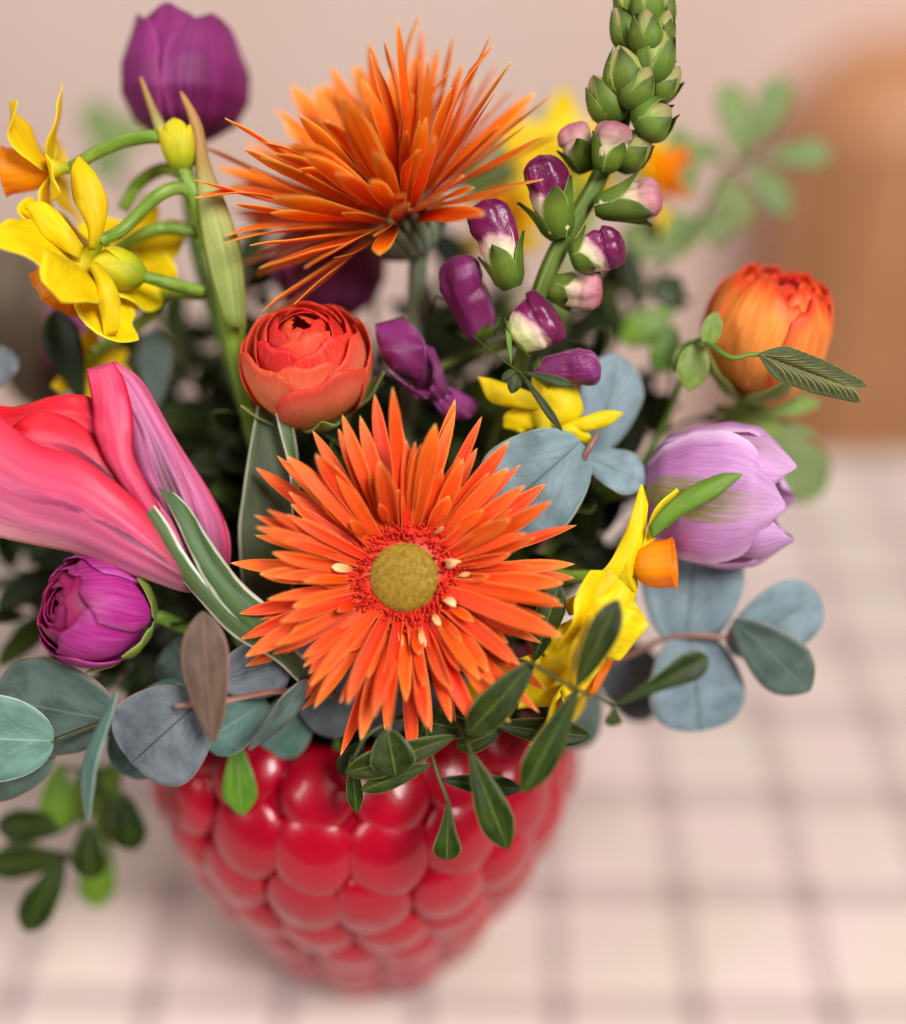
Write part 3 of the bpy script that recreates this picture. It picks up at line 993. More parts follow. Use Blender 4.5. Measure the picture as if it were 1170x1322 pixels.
def daffodil_head(root, O, axis, hint, R, cup_r, cup_l, mat='yellow', elev=10, seed=1, n=6, name='flower', tl=1.5, wide=.62):
    """one head as a part: tube mesh that carries petals and cup"""
    random.seed(seed)
    Fm = frame(O, axis, hint)
    tb = lathe([(.0019, -cup_l * tl), (.0022, -cup_l * tl * .5), (.0026, -cup_l * .2), (cup_r * .5, .0005)], 14)
    part = obj_from(name, xform(tb, Fm), M['yellow_green'], root)
    for k in range(n):
        g = 2 * PI * k / n + random.uniform(-.12, .12)
        e = math.radians(elev + random.uniform(-9, 9) + (5 if k % 2 else -5))
        f2 = Fm @ Matrix.Rotation(g, 4, 'Z') @ Matrix.Rotation(-e, 4, 'Y')
        b = random.uniform(-.12, .16)
        pts = [(cup_r * .2, 0, 0), (R * .4, 0, R * b * .6), (R * .75, random.uniform(-.05, .05) * R, R * b), (R, random.uniform(-.06, .06) * R, R * b * random.uniform(-.4, .9))]
        gx = blade(pts, R * wide * random.uniform(.9, 1.1) * (1.0 if k % 2 else .88), (0, 0, 1), 'ovate', random.uniform(-.2, .25), 0, .13, 1.6, random.uniform(-.5, .5), 17, 9, .0004)
        obj_from('petal', xform(gx, f2), M[mat], part)
    pr = [(cup_r * .5, 0.0), (cup_r * .82, cup_l * .25), (cup_r * .95, cup_l * .6), (cup_r * 1.0, cup_l * .9), (cup_r * 1.10, cup_l), (cup_r * 1.0, cup_l * .985), (cup_r * .88, cup_l * .7),
          (cup_r * .74, cup_l * .3), (cup_r * .3, cup_l * .1), (0, cup_l * .08)]
    cu = lathe([(p[0], p[2]) for p in cat([(a, 0, b) for a, b in pr], 34)], 36, lambda t, g: (.05 * math.sin(6 * g + 1) + .05 * math.sin(13 * g)) * max(0, 1 - abs(t - .45) * 4))
    obj_from('cup', xform(cu, Fm), M['cup'], part)
    return part, Fm @ Vector((0, 0, -cup_l * tl * .97))


def bud(root, b, d, L, R, mat, sep_mat='snap_sepal', nsep=4, sl=.55, seed=1, droop=0.0, name='bud', slim=.9, sepw=1.0):
    """closed flower bud with sepals; b base point, d direction"""
    random.seed(seed)
    d = Vector(d).normalized()
    Fm = frame(b, d)
    nu, seg = 16, 18
    vs, us = [], []
    dr = Fm.inverted().to_3x3() @ V(0, -1, .3)
    PR = [.3, .68, .95, 1.0, .86, .6, .33, .03]
    if mat == 'snap_green':
        PR = [.4, .78, 1.0, .97, .72, .42, .22, .02]
    crk = 0.0
    if mat in ('snap_purple', 'snap_deep', 'snap_blush'):
        PR = [.4, .68, .82, .92, 1.0, .88, .62, .05]
        nu, seg, crk = 30, 36, .16
    cl = random.uniform(0, 6.28)
    for i in range(nu):
        t = i / (nu - 1)
        r = R * np.interp(t, [0, .1, .3, .5, .72, .88, .96, 1], PR)
        c = Vector((0, 0, L * t)) + dr * (droop * L * t * t)
        for k in range(seg):
            g = 2 * PI * k / seg
            q = r * (1 + .10 * math.sin(2 * g + seed) * t + .07 * math.sin(3 * g + 1 + seed) * t + .04 * math.sin(5 * g + seed))
            if crk:
                pn = Vector((math.cos(g) * 1.6, math.sin(g) * 1.6, t * 3.2 + seed * 3.7))
                q *= 1 + crk * mnoise.noise(pn) * (.3 + t) + crk * .5 * mnoise.noise(pn * 2.6) * t
                dg = abs((g - cl + PI) % (2 * PI) - PI)
                q *= 1 - .22 * math.exp(-(dg / .28) ** 2) * min(1, max(0, (t - .3) * 3)) - .12 * math.exp(-((t - .58 - .08 * math.sin(g + cl)) / .05) ** 2) * (1 if dg < 1.7 else .2)
            vs.append(Fm @ (c + Vector((q * math.cos(g), q * math.sin(g) * slim, 0))))
            us.append((t, k / seg))
    fs = [(i * seg + k, i * seg + (k + 1) % seg, (i + 1) * seg + (k + 1) % seg, (i + 1) * seg + k) for i in range(nu - 1) for k in range(seg)]
    part = obj_from(name, (vs, fs, us), M[mat], root)
    for s_ in range(nsep):
        g0 = 2 * PI * s_ / nsep + random.uniform(-.2, .2) + .4
        su, sv = 10, 7
        pos = np.zeros((su, sv, 3))
        sll = sl * random.uniform(.85, 1.12)
        flare = .05 + .45 * random.random()
        bendg = random.uniform(-.3, .3)
        for i in range(su):
            t = i / (su - 1)
            tt = t * sll
            r = R * np.interp(tt, [0, .1, .3, .5, .72, .88, .96, 1], PR) * 1.07 + R * flare * t ** 3
            c = Vector((0, 0, L * tt)) + dr * (droop * L * tt * tt)
            aw = sepw * PI / nsep * 1.15 * np.interp(t, [0, .4, .75, 1], [1, 1, .62, .03])
            for j in range(sv):
                v = 2 * j / (sv - 1) - 1
                g = g0 + v * aw + bendg * t * t
                pos[i, j] = Fm @ (c + Vector((r * math.cos(g), r * math.sin(g) * slim, 0)) * (1.08 - .12 * abs(v) ** .7))
        obj_from('sepal', sheet(pos, -.0004), M[sep_mat], part)
    return part


def spray(label, leaves, stems, group, cat_='greenery', name='leafy_sprig', root_at=None, anchor=True, stem_mat='stem_dark', stem_r=.0009):
    """sprig given as photo pixel leaves: (base, tip, width, depth, shape, material, kwargs); stems: lists of (x, y, depth)"""
    pts0 = [P(*q) for q in stems[0]]
    root = thing(name, label, cat_, pts0[0] if root_at is None else root_at, group)
    for i, st in enumerate(stems):
        pts = [P(*q) for q in st]
        rr = [stem_r * 1.2, stem_r * .8]
        if i == 0 and anchor:
            e = MOUTH + Vector((max(-.034, min(.034, (pts[0].x - VX) * .5)), max(-.034, min(.034, pts[0].y * .5)), 0.006))
            m = (pts[0] + e) / 2 + Vector((0, 0, .006))
            pts = [e + Vector((0, 0, -.03)), e, m] + pts
        obj_from('stem', tube(pts, rr, 24, 8), M[stem_mat], root)
    for lf in leaves:
        b, tp, w, z, shp, mt = lf[:6]
        kw = lf[6] if len(lf) > 6 else {}
        obj_from('leaf', leaf_px(b, tp, w, z, shp, **kw), M[mt], root)
    return root


# ------------------------------------------------------------------ the two spider gerberas
RD = S(45, .43)
Lp = S(1, .43)
gerbera('orange spider gerbera facing out with an open olive brown button and red florets', P(523, 745, .437), V(0.0, .05, 1), V(0, 1, 0), 'gerb',
        [(32, 220 * Lp, 23 * Lp, 24 * Lp, -.003, 4, 10, (-.08, .16), (.2, .7)),
         (36, 194 * Lp, 23 * Lp, 28 * Lp, -.0012, 14, 11, (-.12, .18), (.2, .8)),
         (32, 152 * Lp, 23 * Lp, 56 * Lp, .0004, 23, 12, (-.12, .16), (.2, .8)),
         (26, 108 * Lp, 21 * Lp, 66 * Lp, .0016, 32, 14, (-.15, .14), (.2, .9)),
         (15, 56 * Lp, 19 * Lp, 70 * Lp, .003, 38, 18, (-.2, .12), (.2, .9))],
        RD, True, stem_axis=V(.05, .9, .5), seed=3)

Lq = S(1, .47)
gerbera('amber orange spider gerbera seen from its side, green woolly base and stalk showing', P(514, 272, .471), V(-.47, .77, .40), V(0, .3, 1), 'gerb2',
        [(24, 186 * Lq, 28 * Lq, 44 * Lq, -.002, 6, 9, (-.16, .10), (.1, .35)),
         (36, 200 * Lq, 29 * Lq, 46 * Lq, 0, 22, 11, (-.14, .16), (.1, .35)),
         (40, 214 * Lq, 30 * Lq, 44 * Lq, .0015, 38, 12, (-.10, .16), (.1, .35)),
         (36, 208 * Lq, 29 * Lq, 38 * Lq, .003, 52, 12, (-.10, .16), (.1, .35)),
         (30, 176 * Lq, 27 * Lq, 30 * Lq, .004, 64, 12, (-.12, .14), (.1, .4)),
         (20, 130 * Lq, 25 * Lq, 22 * Lq, .005, 72, 12, (-.12, .14), (.1, .4))],
        S(34, .47), False, stem_axis=V(.02, 1, .1), seed=5, jit=.62)

# ------------------------------------------------------------------ tulips
tulip('deep purple closed tulip standing tall behind the daffodil buds', P(238, 190, .49), V(.02, 1, .10), V(0, 0, 1), 'purple', S(160, .49), S(81, .49), .0, .74, .012, seed=4, phi0=.9, pts_sharp=.5)
tulip('magenta purple tulip half hidden below the side-on gerbera', P(428, 420, .515), V(-.02, 1, .1), V(0, 0, 1), 'mauve', S(150, .515), S(70, .515), .02, .4, .03, seed=6, phi0=.2)
tulip('dusky mauve tulip far out of focus beside the yellow daffodils', P(75, 500, .60), V(-.12, 1, .05), V(0, 0, 1), 'mauve', S(180, .60), S(58, .60), .0, .35, .03, seed=8)
lt = tulip('pale lilac tulip with green flamed petals leaning over the blue eucalyptus', P(822, 628, .466), V(.96, -.10, .26), V(0, .2, 1), 'lilac', S(196, .466), S(86, .466), .13, .45, .04, seed=9,
           phi0=.35, tw=1.05, via=[P(760, 650, .49), P(660, 760, .50)], pts_sharp=.9)
obj_from('leaf', loft([(960, 612, 4), (930, 612, 4), (890, 630, 3), (860, 652, 2), (838, 680, 0)], [(960, 612, 4), (925, 640, 5), (890, 660, 4), (865, 678, 2), (842, 695, 0)], .434, 1.2), M['tulipleaf_plain'], lt)

# pink parrot-like tulip at the left, lying towards the side
random.seed(21)
pk = thing('tulip', 'large pink and red flared tulip with folded petals beside the magenta bloom', 'tulip', MOUTH, 'tulips in the bouquet')
z0 = .437
obj_from('petal', loft([(-40, 505, -8), (10, 525, -6), (60, 512, -5), (100, 510, -4), (128, 522, -4), (180, 600, -6), (240, 700, -6), (262, 748, -6)],
                       [(-50, 600, -6), (0, 605, -4), (60, 610, -3), (110, 625, -2), (150, 650, -2), (190, 690, -3), (230, 730, -5), (255, 760, -6)], z0, 4, ruff=2.2, rfreq=2.3, ridge=.5, nv=25, nu=26), M['pink_red'], pk)
obj_from('petal', loft([(15, 552, 0), (48, 530, 1), (90, 540, 1), (125, 565, 1), (160, 600, 0), (200, 650, -2), (245, 725, -5)],
                       [(18, 590, 1), (50, 612, 3), (90, 620, 3), (130, 640, 2), (170, 670, 1), (205, 705, -1), (248, 748, -5)], z0, 3.5, ruff=.6, nv=13, nu=24), M['pink_red'], pk)
obj_from('petal', loft([(-60, 480, 6), (-10, 528, 9), (45, 572, 11), (100, 588, 11), (150, 622, 9), (200, 668, 6), (240, 712, 2), (262, 745, -4)],
                       [(-60, 660, 0), (-10, 690, 2), (40, 703, 4), (95, 715, 4), (150, 735, 3), (200, 752, 2), (240, 765, 0), (268, 762, -4)], z0, 9, ruff=1.3, rfreq=1.7, nv=27, nu=30, ridge=.55), M['pink'], pk)
pc = obj_from('petal', loft([(112, 478, 2), (140, 500, 3), (165, 540, 3), (170, 590, 3), (190, 630, 3), (222, 680, 2), (262, 750, -4)],
                            [(150, 467, -1), (186, 495, -3), (232, 575, -4), (274, 640, -5), (293, 692, -6), (292, 735, -7), (278, 765, -7)], z0, 6, ruff=.6, nv=25, nu=28, ridge=.5), M['pink_out'], pk)
obj_from('fold', loft([(112, 480, 3), (120, 520, 5), (124, 560, 7), (142, 600, 7), (165, 636, 6), (205, 690, 3)],
                      [(148, 468, 1), (164, 500, 5), (172, 545, 8), (172, 585, 8), (190, 625, 7), (222, 685, 4)], z0, 3.5, ruff=.5, nv=11, nu=22), M['pink_fold'], pc)
obj_from('petal', loft([(120, 610, 3), (160, 640, 4), (200, 670, 4), (235, 715, 2), (258, 752, -3)], [(190, 600, 0), (215, 650, 2), (240, 690, 2), (262, 730, 0), (272, 756, -4)], z0, 4, nv=9), M['pink'], pk)
obj_from('petal', loft([(205, 640, -9), (240, 660, -9), (262, 700, -9), (270, 740, -9)], [(280, 650, -12), (296, 690, -12), (296, 730, -12), (280, 765, -10)], z0, 2, nv=9), M['pink_out'], pk)
stem_to_mouth(pk, P(264, 752, z0 + .007), V(-.7, .5, 0), .003, 'stem', via=[P(300, 800, .455), P(350, 880, .475)])
# its broad white-edged leaf, split into two points
obj_from('leaf', loft([(175, 628, 8), (184, 670, 9), (208, 715, 9), (250, 765, 8), (300, 820, 5), (352, 850, 0), (385, 880, -6)],
                      [(177, 628, 8), (212, 668, 11), (240, 715, 12), (270, 755, 10), (318, 795, 6), (362, 820, 1), (395, 850, -5)], .440, 1.5, nv=11, nu=26), M['tulipleaf'], pk)
obj_from('leaf', loft([(198, 619, 7), (222, 660, 10), (244, 708, 12), (266, 752, 11), (300, 800, 7), (345, 835, 1)],
                      [(200, 619, 7), (240, 650, 8), (270, 695, 8), (310, 750, 6), (365, 800, 2), (382, 842, -3)], .440, 2.2, nv=11, nu=26), M['tulipleaf'], pk)

# upright dark tulip leaf with a pale folded edge, left of the front gerbera
tl = thing('tulip_leaf', 'upright dark tulip leaf with pale folded edge below the coral bloom', 'leaf', MOUTH)
lf = obj_from('blade', loft([(342, 477, 0), (333, 520, 0), (322, 580, 0), (313, 640, 0), (308, 700, -1), (325, 800, -8), (400, 940, -40)],
                       [(343, 477, 0), (356, 510, -2), (372, 560, -3), (382, 620, -4), (382, 690, -5), (385, 800, -10), (440, 940, -40)], .452, -2, nv=11, nu=30), M['tulipleaf_dark'], tl)
obj_from('edge_fold', loft([(342, 476, 2), (350, 510, 3), (362, 560, 3), (374, 610, 2), (378, 680, 0)], [(344, 477, 1), (366, 507, 0), (380, 560, 0), (386, 615, -1), (384, 690, -2)], .451, .8, nv=7, nu=22), M['tulipleaf'], lf)

# ------------------------------------------------------------------ ranunculus
ranunculus('round coral orange ranunculus with layered red centre between the two gerberas', P(396, 470, .452), V(-.10, .70, .70), V(0, -1, .3), 'coral', 'coral_in', S(84, .452), 1.06, 8, 15, 1.15, 5, 12, .03, phi0=2.0)
ranunculus('magenta ranunculus with dark wine centre resting above the round eucalyptus', P(124, 790, .440), V(-.74, .20, .62), V(0, 1, 0), 'magenta', 'wine', S(72, .44), 1.04, 6, 15, .70, 5, 15, .03, phi0=.4,
           via=[P(215, 800, .455), P(300, 850, .475)])
ranunculus('orange ranunculus with ruffled red tips behind the bronze leaflet spray', P(990, 432, .472), V(.20, .84, .46), V(0, 0, 1), 'orange', 'orange_in', S(82, .472), 1.10, 10, 12, .58, 5, 18, .05, .06, phi0=1.0,
           via=[P(930, 560, .50), P(800, 700, .52)])

# ------------------------------------------------------------------ daffodils
dl = thing('daffodil', 'yellow many-headed daffodil with orange cups below the tall purple tulip', 'daffodil', MOUTH, 'daffodils')
zd = .452
obj_from('stem', tube([P(262, 235, zd + .006), P(275, 300, zd + .006), P(296, 400, zd + .008), P(330, 560, .475), P(400, 800, .50), MOUTH + Vector((-.02, 0, -.03))], [.0026, .0042, .0034, .003], 40, 12), M['pedicel'], dl)
obj_from('sheath', loft([(232, 118, 0), (246, 160, 0), (253, 210, 1), (256, 270, 2), (268, 340, 2), (292, 420, 0)], [(237, 120, 0), (260, 160, 0), (272, 215, 1), (296, 275, 1), (314, 340, 0), (318, 425, -2)], zd, 2.2, nv=9, nu=26), M['spathe'], dl)
obj_from('sheath', loft([(180, 100, 0), (192, 140, 0), (206, 180, 0), (240, 230, 0)], [(184, 100, 0), (202, 140, 0), (226, 182, 0), (252, 228, 0)], zd + .006, .6, nv=5), M['spathe'], dl)
f1, e1 = daffodil_head(dl, P(66, 218, zd), V(-.98, -.08, .12), V(0, 1, 0), S(108, zd), S(29, zd), S(58, zd), elev=-2, seed=31, wide=.6, tl=.45)
f2, e2 = daffodil_head(dl, P(108, 338, zd - .008), V(-.62, -.55, -.45), V(0, 1, .2), S(122, zd), S(38, zd), S(56, zd), elev=4, seed=33, wide=.8, tl=.7)
for Ls, Rs, b_ in (([(101, 203, 0), (92, 225, 2), (95, 255, 3), (112, 290, 2), (116, 322, 0)], [(103, 203, 0), (124, 225, 2), (138, 258, 2), (136, 292, 1), (126, 322, 0)], 3),
                   ([(30, 262, 2), (60, 262, 4), (85, 285, 5), (108, 318, 2)], [(34, 270, 2), (52, 300, 4), (80, 322, 4), (104, 335, 2)], 2),
                   ([(136, 436, 2), (128, 400, 4), (124, 370, 4), (116, 340, 2)], [(152, 430, 2), (156, 395, 3), (148, 365, 3), (126, 338, 2)], 2.5)):
    obj_from('petal', loft(Ls, Rs, zd - .012, b_, ruff=.8, rfreq=2.2, nv=11), M['yellow'], f2)
f3, e3 = daffodil_head(dl, P(165, 330, zd + .02), V(.35, -.2, -.9), V(0, 1, .2), S(96, zd), S(32, zd), S(40, zd), elev=0, seed=36, wide=.75, tl=.6)
f4, e4 = daffodil_head(dl, P(118, 474, zd + .03), V(-.3, -.3, -.8), V(0, 1, .2), S(60, zd), S(22, zd), S(30, zd), elev=0, seed=37)
for nm, pts in (('stalk', [e1, P(130, 194, zd), P(175, 179, zd), P(215, 180, zd), P(250, 215, zd + .004)]),
                ('stalk', [e2, P(160, 295, zd - .006), P(205, 252, zd - .004), P(240, 245, zd), P(262, 285, zd + .004)]),
                ('stalk', [e3, P(190, 300, zd + .006), P(215, 295, zd + .006), P(258, 300, zd + .008)]),
                ('stalk', [P(158, 270, zd + .022), P(180, 236, zd + .02), P(212, 218, zd + .016), P(240, 228, zd + .008)]),
                ('stalk', [P(180, 355, zd - .004), P(220, 366, zd), P(262, 376, zd + .006)]),
                ('stalk', [e4, P(190, 410, zd + .02), P(212, 380, zd + .015), P(262, 380, zd + .01)]),
                ('stalk', [P(232, 210, zd), P(250, 250, zd), P(268, 320, zd + .006)])):
    obj_from(nm, tube(pts, [.0021, .0024, .0021], 24, 10), M['pedicel'], dl)
bud(dl, P(188, 357, zd - .005), V(-.97, .2, .1), S(74, zd), S(24, zd), 'yellow_green', 'yellow_green', 3, .95, 41, name='bud')
bud(dl, P(237, 222, zd), V(-.18, 1, .05), S(70, zd), S(21, zd), 'yellow_green', 'yellow_green', 3, .9, 43, name='bud')

dr = thing('daffodil', 'bright yellow daffodil seen edge-on, orange cup pointing at the lilac tulip', 'daffodil', MOUTH, 'daffodils')
zr = .440
hd = obj_from('flower', xform(lathe([(.0018, -.012), (.0024, -.006), (.004, 0), (.006, .003)], 14), frame(P(806, 745, zr), V(.8, .2, .3))), M['yellow_green'], dr)
for Ls, Rs, bz in (([(828, 624, 2), (818, 655, 2), (806, 690, 2), (785, 728, 2), (762, 750, 0)], [(836, 652, 0), (834, 680, 1), (828, 712, 1), (818, 740, 1), (805, 758, 0)], 2.0),
                   ([(874, 631, 2), (850, 650, 3), (836, 682, 3), (826, 712, 2), (812, 738, 0)], [(876, 633, 0), (858, 664, 1), (844, 695, 1), (834, 722, 1), (820, 745, 0)], 1.0),
                   ([(726, 776, 3), (748, 766, 4), (770, 748, 4), (792, 730, 2)], [(735, 795, 2), (762, 790, 4), (790, 772, 3), (812, 750, 0)], 2.0),
                   ([(742, 790, 4), (765, 772, 5), (790, 752, 3), (808, 735, 0)], [(770, 850, 2), (806, 820, 3), (818, 785, 2), (822, 752, 0)], 3.0),
                   ([(834, 798, 0), (822, 782, 2), (812, 765, 2), (800, 745, 0)], [(800, 828, 0), (786, 812, 2), (784, 785, 2), (786, 755, 0)], 2.0)):
    obj_from('petal', loft(Ls, Rs, zr, bz, ruff=.9, rfreq=2.5, nv=11), M['yellow'], hd)
cu = lathe([(p[0], p[2]) for p in cat([(S(12), 0, 0), (S(24), 0, S(10)), (S(30), 0, S(26)), (S(31), 0, S(44)), (S(33), 0, S(52)), (S(30), 0, S(51)), (S(25), 0, S(35)), (S(16), 0, S(14)), (0, 0, S(8))], 30)], 32,
           lambda t, g: .05 * math.sin(5 * g))
obj_from('cup', xform(cu, frame(P(818, 730, zr + .002), V(.95, .10, .28))), M['cup'], hd)
stem_to_mouth(dr, P(800, 750, zr + .006), V(.3, .4, .2), .0024, 'pedicel', via=[P(740, 745, .452), P(660, 760, .47)])

dr2 = thing('daffodil', 'yellow daffodil drooping below the edge-on one, crossed by the dark green sprig', 'daffodil', MOUTH, 'daffodils')
h2, e5 = daffodil_head(dr2, P(738, 848, .447), V(.60, -.30, .20), V(0, 1, .3), S(136), S(34), S(46), elev=6, seed=52, wide=.86)
for Ls, Rs, bz in (([(600, 905, 0), (625, 872, 2), (670, 850, 3), (720, 838, 2)], [(612, 922, 0), (645, 925, 2), (680, 900, 3), (728, 868, 1)], 2),
                   ([(668, 915, 2), (675, 885, 4), (700, 850, 4), (735, 830, 2)], [(712, 912, 2), (735, 885, 4), (752, 860, 4), (760, 838, 2)], 3),
                   ([(838, 806, 4), (818, 788, 6), (792, 780, 6), (762, 790, 3)], [(800, 852, 4), (782, 850, 6), (766, 838, 6), (752, 818, 3)], 3),
                   ([(790, 838, 5), (776, 822, 7), (758, 812, 7), (740, 812, 4)], [(745, 905, 5), (738, 880, 7), (730, 860, 7), (725, 840, 4)], 3),
                   ([(700, 838, 4), (715, 815, 5), (735, 800, 5), (765, 785, 2)], [(728, 900, 4), (760, 880, 6), (785, 845, 5), (800, 800, 2)], 3)):
    obj_from('petal', loft(Ls, Rs, .440, bz, ruff=1.6, rfreq=2.5, nv=13), M['yellow'], h2)
obj_from('petal', loft([(594, 902, 4), (604, 880, 6), (630, 862, 6), (680, 850, 3)], [(612, 922, 4), (634, 915, 6), (655, 890, 6), (690, 868, 3)], .440, 2, ruff=.8, nv=11), M['yellow'], h2)
stem_to_mouth(dr2, e5, V(.3, .4, .2), .0024, 'pedicel', via=[P(700, 800, .470), P(630, 840, .49)])

dm = thing('daffodil', 'small yellow daffodil behind the round blue eucalyptus leaf', 'daffodil', MOUTH, 'daffodils')
zm = .452
hm = obj_from('flower', xform(lathe([(.002, -.012), (.003, -.004), (.005, .004)], 14), frame(P(706, 545, zm), V(0, 1, .1))), M['yellow_green'], dm)
for Ls, Rs, bz in (([(617, 486, 2), (640, 490, 3), (668, 500, 3), (700, 510, 1)], [(617, 488, 2), (632, 518, 3), (665, 527, 3), (705, 530, 1)], 2),
                   ([(688, 482, 0), (686, 505, 1), (692, 530, 1), (704, 550, 1)], [(742, 490, 0), (748, 510, 2), (752, 535, 2), (728, 552, 1)], 4),
                   ([(804, 532, 0), (780, 530, 2), (755, 538, 3), (728, 545, 2)], [(804, 534, 0), (784, 550, 2), (760, 556, 3), (728, 555, 2)], 1.5),
                   ([(768, 570, 0), (756, 556, 2), (742, 548, 3), (724, 545, 2)], [(752, 572, 0), (742, 566, 2), (732, 560, 3), (722, 552, 2)], 1),
                   ([(650, 552, -4), (652, 535, -3), (672, 525, -2), (700, 530, 0)], [(672, 558, -4), (685, 555, -3), (695, 550, -2), (705, 545, 0)], 1)):
    obj_from('petal', loft(Ls, Rs, zm, bz, ruff=.6, rfreq=2, nv=9), M['yellow'], hm)
stem_to_mouth(dm, P(706, 560, zm + .002), V(0, 1, 0), .0023, 'pedicel', via=[P(690, 640, .475)])

for lab, O, ax, rr, sd in (('blurred yellow daffodil behind the left side of the snapdragon spire', P(728, 215, .56), V(-.2, .3, -.9), 100, 61),
                           ('blurred yellow daffodil with orange cup peeking out right of the snapdragon spire', P(838, 222, .545), V(.85, -.1, .3), 86, 63),
                           ('shadowed yellow daffodil low between the snapdragon buds', P(655, 300, .56), V(-.2, .5, .6), 70, 65)):
    t_ = thing('daffodil', lab, 'daffodil', MOUTH, 'daffodils')
    h_, e_ = daffodil_head(t_, O, ax, V(0, 1, .2), S(rr, .55), S(30, .55), S(46, .55), elev=5, seed=sd)
    stem_to_mouth(t_, e_, V(.1, 1, 0), .0022, 'pedicel')

# ------------------------------------------------------------------ snapdragon
sn = thing('snapdragon', 'snapdragon spire with green buds on top and purple flowers below', 'snapdragon', MOUTH)
zs = .449
obj_from('stem', tube([P(838, -30, zs + .006), P(832, 60, zs + .004), P(806, 150, zs + .002), P(768, 240, zs), P(722, 320, zs), P(690, 400, zs + .004), P(650, 540, .485), MOUTH + Vector((.015, 0, -.03))],
                      [.0016, .0026, .0032, .0034, .003, .003], 48, 12), M['snap_sepal'], sn)
# base px, tip px, radius px, material, sepal cover, towards viewer (mm), droop
BUDS = [((836, 40), (838, -22), 24, 'snap_green', .98, 6, 0), ((815, 30), (806, -18), 20, 'snap_green', .98, 2, 0), ((850, 40), (862, -8), 20, 'snap_green', .98, 2, 0),
        ((818, 66), (796, 16), 21, 'snap_green', .98, 4, 0), ((846, 62), (862, 18), 21, 'snap_green', .98, 5, 0), ((836, 74), (834, 18), 24, 'snap_green', .95, 9, 0),
        ((812, 128), (800, 66), 26, 'snap_green', .95, 8, 0), ((838, 112), (852, 44), 26, 'snap_green', .98, 7, 0), ((835, 128), (874, 92), 22, 'snap_green', .95, 4, 0),
        ((798, 158), (768, 104), 24, 'snap_green', .95, 3, 0), ((822, 168), (862, 142), 27, 'snap_green', .98, 7, 0), ((812, 142), (836, 92), 22, 'snap_green', .9, 9, 0),
        ((780, 222), (796, 156), 26, 'snap_blush', .72, 9, 0), ((758, 222), (734, 160), 23, 'snap_blush', .7, 0, 0), ((790, 212), (836, 178), 24, 'snap_green', .9, 3, 0),
        ((768, 268), (856, 254), 27, 'snap_blush', .80, 7, 0), ((724, 308), (696, 200), 31, 'snap_purple', .62, 8, .0), ((738, 336), (806, 312), 31, 'snap_purple', .42, 8, .0),
        ((662, 372), (624, 258), 29, 'snap_purple', .5, 7, 0), ((706, 372), (778, 378), 26, 'snap_blush', .5, 0, 0), ((664, 440), (718, 402), 38, 'snap_purple', .15, 11, .0),
        ((626, 440), (588, 330), 34, 'snap_deep', .2, -6, 0), ((690, 480), (776, 466), 27, 'snap_deep', .2, 4, .1)]
for i, (b, tp, r, mt, sl, mm, dp) in enumerate(BUDS):
    zz = zs - mm * .001
    A, B = P(b[0], b[1], zz + .002), P(tp[0], tp[1], zz - .003)
    k2 = (.80 + .0014 * max(0, b[1])) if mt == 'snap_green' else .94
    bud(sn, A, B - A, (B - A).length * (1.12 if mt == 'snap_green' else 1.0), S(r * k2, zz), mt, 'snap_sepal', 4, sl, 70 + i, dp, sepw=1.0 if sl > .3 else .7)
# open purple floret that hangs low, left of the spire
fl0 = obj_from('flower', xform(lathe([(.002, -.02), (.005, -.01), (.0075, 0)], 16), frame(P(540, 470, .462), V(-.4, .6, .5))), M['snap_deep'], sn)
for Ls, Rs, bz in (([(484, 420, 2), (490, 450, 4), (505, 475, 4), (530, 490, 0)], [(520, 410, 2), (545, 435, 5), (550, 465, 4), (545, 490, 0)], 5),
                   ([(545, 445, 0), (556, 465, 2), (560, 490, 2), (555, 505, 0)], [(560, 450, -2), (572, 480, 0), (576, 505, 0), (570, 520, -2)], 2),
                   ([(500, 478, 3), (515, 490, 4), (530, 500, 2), (540, 505, 0)], [(530, 510, 0), (545, 515, 1), (555, 512, 0), (560, 505, -2)], 2),
                   ([(580, 500, -2), (575, 515, -1), (560, 520, -2)], [(620, 520, -4), (605, 540, -3), (575, 540, -4)], 2)):
    obj_from('petal', loft(Ls, Rs, .455, bz, ruff=1.3, rfreq=3, nv=11), M['snap_deep'], fl0)
obj_from('stalk', tube([P(545, 485, .470), P(600, 460, .472), P(672, 440, .468)], [.0016, .0018], 16, 8), M['snap_sepal'], sn)

